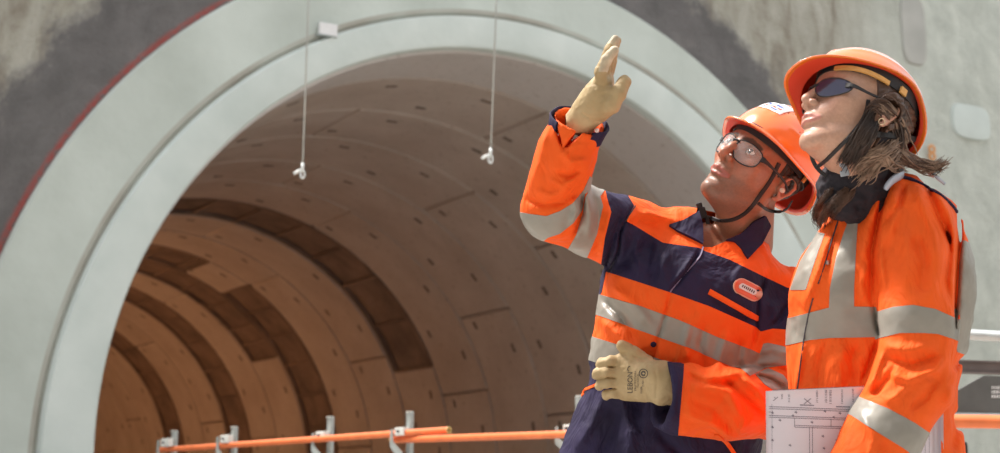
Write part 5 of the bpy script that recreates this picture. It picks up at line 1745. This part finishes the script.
# ------------------------------------------------------------------ the drawings she carries
def build_drawing(s_):
    M_PAPER = mat('white_drawing_paper', (0.70, 0.66, 0.74), 0.6, var=0.05, vscale=6)
    M_LINE = mat('grey_plan_ink', (0.22, 0.20, 0.26), 0.7, var=0.1)
    tl = P(766, 391, -66)
    root_w = toworld(P(850, 600, -60)[None], s_)[0]
    root = empty('site_drawing', tuple(root_w))
    tag(root, 'folded sheaf of white plan drawings with grey printed lines held against the orange jacket', 'drawing')
    def sp(x, y, lift=0.0):
        z = -72 + 3 * math.sin((y - 391) / 60.0) - 2 * math.sin((x - 766) / 40.0)
        if x > 850: z += ((x - 850) / 95.0) ** 2 * 12
        return P(x, y, z - lift)
    def sheet(name, x0, x1, yt, yb, lift, m, parent, nx=30, ny=24, th=0.5):
        V, F = [], []
        for side in (0, 1):
            for j in range(ny + 1):
                for i in range(nx + 1):
                    u, v = i / nx, j / ny
                    x = x0 + (x1 - x0) * u + 2.0 * v; y = yt(x) + (yb - yt(x)) * v
                    V.append(sp(x, y, lift - th * side))
        n = (nx + 1) * (ny + 1)
        for j in range(ny):
            for i in range(nx):
                a_ = j * (nx + 1) + i
                F.append([a_, a_ + 1, a_ + nx + 2, a_ + nx + 1]); F.append([n + a_, n + a_ + nx + 1, n + a_ + nx + 2, n + a_ + 1])
        edge = [i for i in range(nx + 1)] + [(j + 1) * (nx + 1) - 1 for j in range(1, ny + 1)] + [ny * (nx + 1) + i for i in range(nx - 1, -1, -1)] + [j * (nx + 1) for j in range(ny - 1, 0, -1)]
        for k in range(len(edge)):
            p, q = edge[k], edge[(k + 1) % len(edge)]
            F.append([p, q, n + q, n + p])
        return mesh_obj(name, toworld(np.array(V), s_), F, m, parent)
    top = lambda x: 391 - 0.045 * (x - 766)
    sheet('front_sheet', 765.7, 934, top, 640, 0.6, M_PAPER, root)
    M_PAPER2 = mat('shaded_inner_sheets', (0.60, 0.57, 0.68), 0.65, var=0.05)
    for k in range(3):
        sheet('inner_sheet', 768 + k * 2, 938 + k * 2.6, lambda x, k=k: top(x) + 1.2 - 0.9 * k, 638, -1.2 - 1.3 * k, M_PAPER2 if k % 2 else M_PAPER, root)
    b = MB()
    def line(x0, y0, x1, y1, w_=0.7):
        n = max(2, int(math.hypot(x1 - x0, y1 - y0) / 5) + 1)
        dx, dy = x1 - x0, y1 - y0; L_ = math.hypot(dx, dy) + 1e-6; ox, oy = -dy / L_ * w_ / 2, dx / L_ * w_ / 2
        V, F = [], []
        for i in range(n):
            t = i / (n - 1)
            for sg in (-1, 1): V.append(tuple(sp(x0 + dx * t + ox * sg, y0 + dy * t + oy * sg, 0.85)))
        for i in range(n - 1): F.append([i * 2, i * 2 + 1, i * 2 + 3, i * 2 + 2])
        b.add(V, F)
    R_ = random.Random(4)
    for (x0, y0, x1, y1, w_) in [(769, 406.6, 862, 410, .6), (769, 408.6, 862, 411.8, .6), (769, 415.4, 868, 419.0, .6), (769, 417.2, 868, 420.8, .6), (794.6, 425.4, 850, 427, .6), (794.6, 427.2, 850, 428.8, .6),
                                 (794.6, 417.8, 794.6, 427, .6), (831, 418.8, 831, 427, .6), (809.5, 427, 810.5, 640, .6), (812.4, 427, 813.4, 640, .6),
                                 (773, 401, 778, 397, .6), (774, 397, 776, 399, .6), (804, 398.5, 811, 404, .7), (811, 398.5, 804, 404, .7), (800, 405, 814, 405.4, 1.0), (836, 406.6, 850, 407, 1.0),
                                 (768.6, 412, 771, 412, .5), (772, 404, 772, 640, .3), (778, 500, 930, 505, .6), (778, 560, 930, 565, .6), (860, 427, 862, 640, .5)]:
        line(x0, y0, x1, y1, w_)
    def column(x, y0, y1, w_):
        y = y0
        while y < y1:
            h_ = R_.uniform(0.8, 2.0)
            line(x - w_ / 2, y, x + w_ / 2, y + 0.1, 0.55); y += h_
    for (x, y0, y1, w_) in [(782, 394.5, 399, 1.4), (789, 395, 402.5, 1.8), (817, 391, 403.5, 1.8), (826, 390.5, 403.5, 2.2), (830.5, 390.5, 403.5, 2.4), (842, 390, 403.5, 1.8), (853, 389.5, 402, 1.8)]:
        column(x, y0, y1, w_)
    for (x, y) in [(772.5, 412.5), (780, 420), (772.5, 427), (772.5, 440), (796, 412), (840, 413), (812, 422), (825, 411), (823, 436), (837, 440), (824, 448), (790, 445), (847, 436), (793, 415.5), (834, 417)]:
        line(x - 1.4, y, x + 1.2, y + 0.6, 1.1); line(x, y - 1.2, x + 0.3, y + 1.5, 0.8)
    for x in (914, 920, 925, 929): line(x, 392, x + 1, 640, 0.4)
    mesh_obj('printed_plan', toworld(np.array(b.V), s_), b.F, M_LINE, root)
    return root

man, man_jacket = build_man()
woman, woman_jacket = build_woman()
drawing = build_drawing(0.0018)

# ------------------------------------------------------------------ things between the people and the wall
def WP(px, py, Y):
    """point on the camera ray of a pixel at world depth Y"""
    x = (px - 500) / FPX; y = (226.5 - py) / FPX
    d = Vector((x, CP - y * SP, y * CP + SP)); return Vector((0, 0, CAMZ)) + d * (Y / d.y)
# guard rail: two orange tubes clamped to galvanised posts along the platform edge
def rail_tube(label, a, b, r=0.021, name='rail_tube'):
    root = empty(name, tuple((a + b) / 2)); tag(root, label, 'rail')
    d = (b - a).normalized(); mb = MB()
    mb.tube([a, b], r, n=20, cap=False); mb.tube([a, b], r * 0.82, n=20, cap=False)
    mb.build('tube', M_PIPE_OR, root, smooth=True)
    for e, s in ((a, -1), (b, 1)):
        m2 = MB(); x = d.orthogonal().normalized(); y = d.cross(x); V, F = [], []
        for rr, off in ((r * 1.02, -0.004), (r * 1.02, 0.003), (r * 0.78, 0.003), (r * 0.78, -0.03)):
            for k in range(20):
                t = 2 * math.pi * k / 20; V.append(tuple(e + d * s * off + (x * math.cos(t) + y * math.sin(t)) * rr))
        for i in range(3):
            for k in range(20): F.append([i * 20 + k, i * 20 + (k + 1) % 20, (i + 1) * 20 + (k + 1) % 20, (i + 1) * 20 + k])
        m2.add(V, F); m2.build('tube_end', M_RIM, root, smooth=True)
    return root
M_RIM = mat('bare_yellow_tube_rim', (0.62, 0.48, 0.20), 0.5)
rail_tube('orange rail tube ending open in front of the tunnel, clamped at the four left posts', WP(160, 450, 11.2), WP(449, 430, 8.75))
rail_tube('orange rail tube starting below the open tube end and passing behind the man', WP(392, 440, 9.22), WP(740, 428.5, 6.67))
M_POST = mat('grey_galvanised_post', (0.40, 0.43, 0.42), 0.5, metal=0.35, var=0.15, vscale=25)
M_CLAMP = mat('white_clamp_block', (0.72, 0.72, 0.68), 0.5, var=0.05)
def rail_post(px, ptop, prail, Y, label, hook=-14):
    base = WP(px, prail, Y); root = empty('rail_post', (base.x, base.y, 0)); tag(root, label, 'post')
    k = Y / FPX
    ax = (WP(449, 430, 8.75) - WP(160, 450, 11.2)).normalized(); ay = Vector((0, 0, 1)).cross(ax).normalized()
    M = Matrix((ax, ay, Vector((0, 0, 1)))).transposed()
    top = WP(px, ptop, Y); w_ = 6.5 * k
    back = ay * 0.045
    m = MB(); m.box((base.x + back.x, base.y + back.y, top.z / 2), (w_, 0.03, top.z), M, bev=0.004); m.build('post', M_POST, root)
    m = MB(); m.box(tuple(top + back + Vector((0, 0, 0.002)) ), (w_ * 0.96, 0.034, 0.006), M); m.build('post_cap', M_CLAMP, root)
    m = MB(); c = base + Vector((0, 0, 4.5 * k)) - ax * 4 * k; m.box(tuple(c), (14 * k, 0.05, 8 * k), M, bev=0.006)
    cl = m.build('clamp', M_CLAMP, root)
    m = MB(); q = c - ay * 0.03; m.tube([tuple(q), tuple(q - ay * 0.014)], 0.009, n=6); m.build('bolt', M_STITCH, cl)
    # hook plate: upright lug on the left, running down to the post
    pl = [(hook, 7), (hook + 3, 7), (hook + 3.5, -5), (3, -17), (3, -24), (-1, -24), (hook, -10)]
    m = MB(); V = []
    for off in (0.018, 0.026):
        for (u, v) in pl: V.append(tuple(base + ax * u * k * 1.1 + Vector((0, 0, v * k)) + ay * off - ay * 0.055))
    n = len(pl); F = [list(range(n)), [n + i for i in range(n)][::-1]] + [[i, (i + 1) % n, n + (i + 1) % n, n + i] for i in range(n)]
    m.add(V, F); m.build('hook_plate', M_POST, root)
rail_post(169, 431, 447, 11.05, 'galvanised rail post farthest to the left of the orange rail')
rail_post(229, 427, 443.5, 10.5, 'second galvanised rail post from the left')
rail_post(325, 417, 440, 9.7, 'galvanised rail post in the middle, third from the left')
rail_post(404.5, 412, 436, 9.05, 'galvanised rail post just left of the open tube end')
rail_post(574, 396, 433, 7.85, 'galvanised rail post right beside the hip of the man', hook=-18)

# hanging wires with white hooks
M_WIRE = mat('pale_wire', (0.50, 0.50, 0.48), 0.45, metal=0.4)
M_HOOKW = mat('white_hook_enamel', (0.82, 0.83, 0.82), 0.35, var=0.03)
def wire(px0, py0, px1, py1, Y, label):
    top, bot = WP(px0, py0, Y), WP(px1, py1, Y); k = Y / FPX
    top = bot + (top - bot) * 2.4
    root = empty('hanging_wire', tuple(bot)); tag(root, label, 'wire', 'hanging wires')
    m = MB(); m.tube([top, bot], 0.85 * k, n=8); m.build('wire', M_WIRE, root, smooth=True)
    d = (bot - top).normalized()
    r_ = Vector((1, 0, 0))
    m = MB(); m.tube([bot - d * 7 * k, bot + d * 1 * k], 1.6 * k, n=10); m.build('ferrule', M_HOOKW, root, smooth=True)
    m = MB(); c = bot + d * 4.5 * k + r_ * 0.2 * k
    m.tube([tuple(c + (r_ * math.cos(t) * 2.0 + d * math.sin(t) * 4.0) * k + Vector((0, 1, 0)) * 0.6 * k * math.sin(2 * t)) for t in np.linspace(0, 2 * math.pi, 21)[:-1]], 1.0 * k, n=8, close=True); m.build('shackle', M_HOOKW, root, smooth=True)
    m = MB(); m.tube([bot - d * 0.5 * k, bot + d * 1.6 * k - r_ * 5 * k, bot + d * 4.0 * k - r_ * 9.0 * k], [1.3 * k, 1.7 * k, 1.4 * k], n=10); m.build('hook_tongue', M_HOOKW, root, smooth=True)
wire(308.5, 0, 302.5, 170, 9.0, 'thin pale wire with a white hook hanging lower, at the left of the pair')
wire(496.5, 0, 490.5, 155, 9.0, 'thin pale wire with a white hook hanging right of the other, near the raised hand')

# small white box on the collar
c_ = TW(0, 0, 0)
def on_wall(px, py, dep=0.0):
    x = (px - 500) / FPX; y = (226.5 - py) / FPX
    d = Vector((x, CP - y * SP, y * CP + SP)); t = (DW + dep) / d.dot(AXN); return Vector((0, 0, CAMZ)) + d * t
MWALL = Matrix((AXE, AXN, Vector((0, 0, 1)))).transposed()
def marker():
    p = on_wall(328, 30, -0.10)
    m = MB(); m.box(tuple(p), (0.22, 0.05, 0.15), MWALL, bev=0.012)
    root = empty('survey_box', tuple(p)); tag(root, 'small white box fixed on the concrete collar above the opening', 'box')
    m.build('box_body', M_WHITE, root)
    m = MB(); m.box(tuple(p - Vector((0, 0, .075)) - AXE * 0.02), (0.24, 0.07, 0.015), MWALL, bev=0.003); m.build('mounting_plate', M_POST, root)
marker()
# cast patches and paint marks on the right hand wall
M_PATCH = mat('smooth_patch_concrete', (0.60, 0.65, 0.62), 0.8, var=0.05, vscale=3)
def wall_patch(name, px, py, w_, h_, m, label, rnd=0.35, th=0.006):
    p = on_wall(px, py, -0.02); V, F = [], []; n = 40
    for off, sc in ((0.05, 1.06), (-th, 1.0), (-th - 0.004, 0.9)):
        for k in range(n):
            t = 2 * math.pi * k / n; cu, cv = math.cos(t), math.sin(t)
            q = (abs(cu) ** 4 + abs(cv) ** 4) ** -0.25
            V.append(tuple(p + AXE * cu * q * w_ / 2 * sc + Vector((0, 0, 1)) * cv * q * h_ / 2 * sc + AXN * off))
    for i in range(2):
        for k in range(n): F.append([i * n + k, i * n + (k + 1) % n, (i + 1) * n + (k + 1) % n, (i + 1) * n + k])
    F.append([2 * n + k for k in range(n)])
    o = mesh_obj(name, V, F, m); autosmooth(o, 40); tag(o, label, 'patch'); return o
wall_patch('wall_patch', 972, 122, 0.80, 0.52, M_PATCH, 'pale rounded concrete patch on the wall right of the woman')
wall_patch('wall_patch', 914, 30, 0.48, 1.05, mat('grey_patch_concrete', (0.45, 0.44, 0.41), 0.85, var=0.12, vscale=2), 'tall grey oval patch high on the wall above the woman')
M_MARK = mat('orange_marking_paint', (0.75, 0.34, 0.12), 0.8)
def paint_mark():
    p = on_wall(932, 153, -0.05); m = MB()
    for dz in (0.06, -0.05):
        m.tube([tuple(p + AXE * 0.055 * math.cos(t) + Vector((0, 0, dz + 0.055 * math.sin(t)))) for t in np.linspace(0, 2 * math.pi, 15)[:-1]], 0.018, n=6, close=True)
    tag(m.build('paint_mark', M_MARK), 'orange painted figure on the wall behind the hair of the woman', 'paint mark')
paint_mark()

# at the right edge: pipe, beam, board and a nearer orange rail
def straight(name, cat, label, a, b, r, m, n=24):
    root = empty(name, tuple((a + b) / 2)); tag(root, label, cat)
    mb = MB(); mb.tube([a, b], r, n=n); o = mb.build('tube', m, root, smooth=False); autosmooth(o, 50)
    return root, (b - a).normalized()
M_GREYP = mat('grey_pipe_zinc', (0.50, 0.52, 0.52), 0.4, metal=0.4, var=0.12, vscale=18)
r1, _ = straight('grey_pipe', 'pipe', 'round grey pipe highest of the rails at the right behind the woman', WP(905, 331, 5.2), WP(1080, 341, 4.9), 5.6 * 5.1 / FPX, M_GREYP)
m = MB(); p0, p1 = WP(955, 334, 5.1), WP(962, 334.4, 5.1); m.tube([p0, p1], 6.6 * 5.1 / FPX, n=24); m.build('coupling', M_GREYP, r1)
M_DBEAM = mat('dark_brown_beam', (0.14, 0.115, 0.11), 0.6, var=0.15, vscale=10)
def bar(name, cat, label, a, b, h_, t_, m):
    d = (b - a); L_ = d.length; d.normalize(); up = Vector((0, 0, 1)); y = up.cross(d).normalized(); z = d.cross(y)
    M = Matrix((d, y, z)).transposed(); root = empty(name, tuple((a + b) / 2)); tag(root, label, cat)
    mb = MB(); mb.box(tuple((a + b) / 2), (L_, t_, h_), M, bev=0.004); mb.build('beam_web', m, root)
    mb = MB(); mb.box(tuple((a + b) / 2 + z * h_ / 2), (L_, t_ * 1.5, 0.006), M); mb.box(tuple((a + b) / 2 - z * h_ / 2), (L_, t_ * 1.5, 0.006), M); mb.build('beam_flange', m, root)
bar('dark_beam', 'beam', 'dark brown beam between the grey pipe and the dark board', WP(900, 365, 5.4), WP(1080, 370.5, 5.1), 11.5 * 5.2 / FPX, 0.04, M_DBEAM)
M_BOARD = mat('dark_grey_board', (0.13, 0.125, 0.12), 0.75, var=0.12, vscale=14)
def board():
    Y = 5.5; k = Y / FPX
    pl = [(920, 412), (957, 390.5), (984, 375.5), (1090, 379), (1090, 417), (930, 414)]
    root = empty('toe_board', tuple(WP(1000, 395, Y))); tag(root, 'dark grey board with a slanted left end and small white print', 'board')
    mb = MB(); V = [tuple(WP(x, y, Y)) for x, y in pl] + [tuple(WP(x, y, Y) + Vector((0, 0.02, 0))) for x, y in pl]; n = len(pl)
    mb.add(V, [list(range(n)), [n + i for i in range(n)][::-1]] + [[i, (i + 1) % n, n + (i + 1) % n, n + i] for i in range(n)]); mb.build('panel', M_BOARD, root)
    mb = MB(); R_ = random.Random(2)
    for row in range(3):
        x = 991.5
        while x < 1016:
            w_ = R_.choice((1.2, 1.6, 2.0)); y = 386 + row * 4.4 + (x - 991) * 0.02
            a = WP(x, y, Y - 0.003); b2 = WP(x + w_, y + 3.0, Y - 0.003)
            mb.add([(a.x, a.y, a.z), (b2.x, a.y, a.z), (b2.x, a.y, b2.z), (a.x, a.y, b2.z)], [[0, 1, 2, 3]]); x += w_ + 0.7
    mb.build('white_print', M_WHITE, root)
    mb = MB(); a, b2 = WP(925, 413.5, Y), WP(1090, 416, Y); mb.tube([a, b2], 1.6 * k, n=8); mb.build('bottom_edge', M_GREYP, root)
board()
rail_tube('orange rail tube behind the woman near the right edge, lowest of the rails', WP(900, 420.5, 5.0), WP(1085, 423, 4.8), r=0.0235)
m = MB(); p = WP(960, 462, 5.6); m.box(tuple(p), (0.06, 0.05, 0.16), bev=0.015); tag(m.build('dark_rubber_foot', M_BLACK), 'dark rubber foot below the orange rail at the right', 'foot')
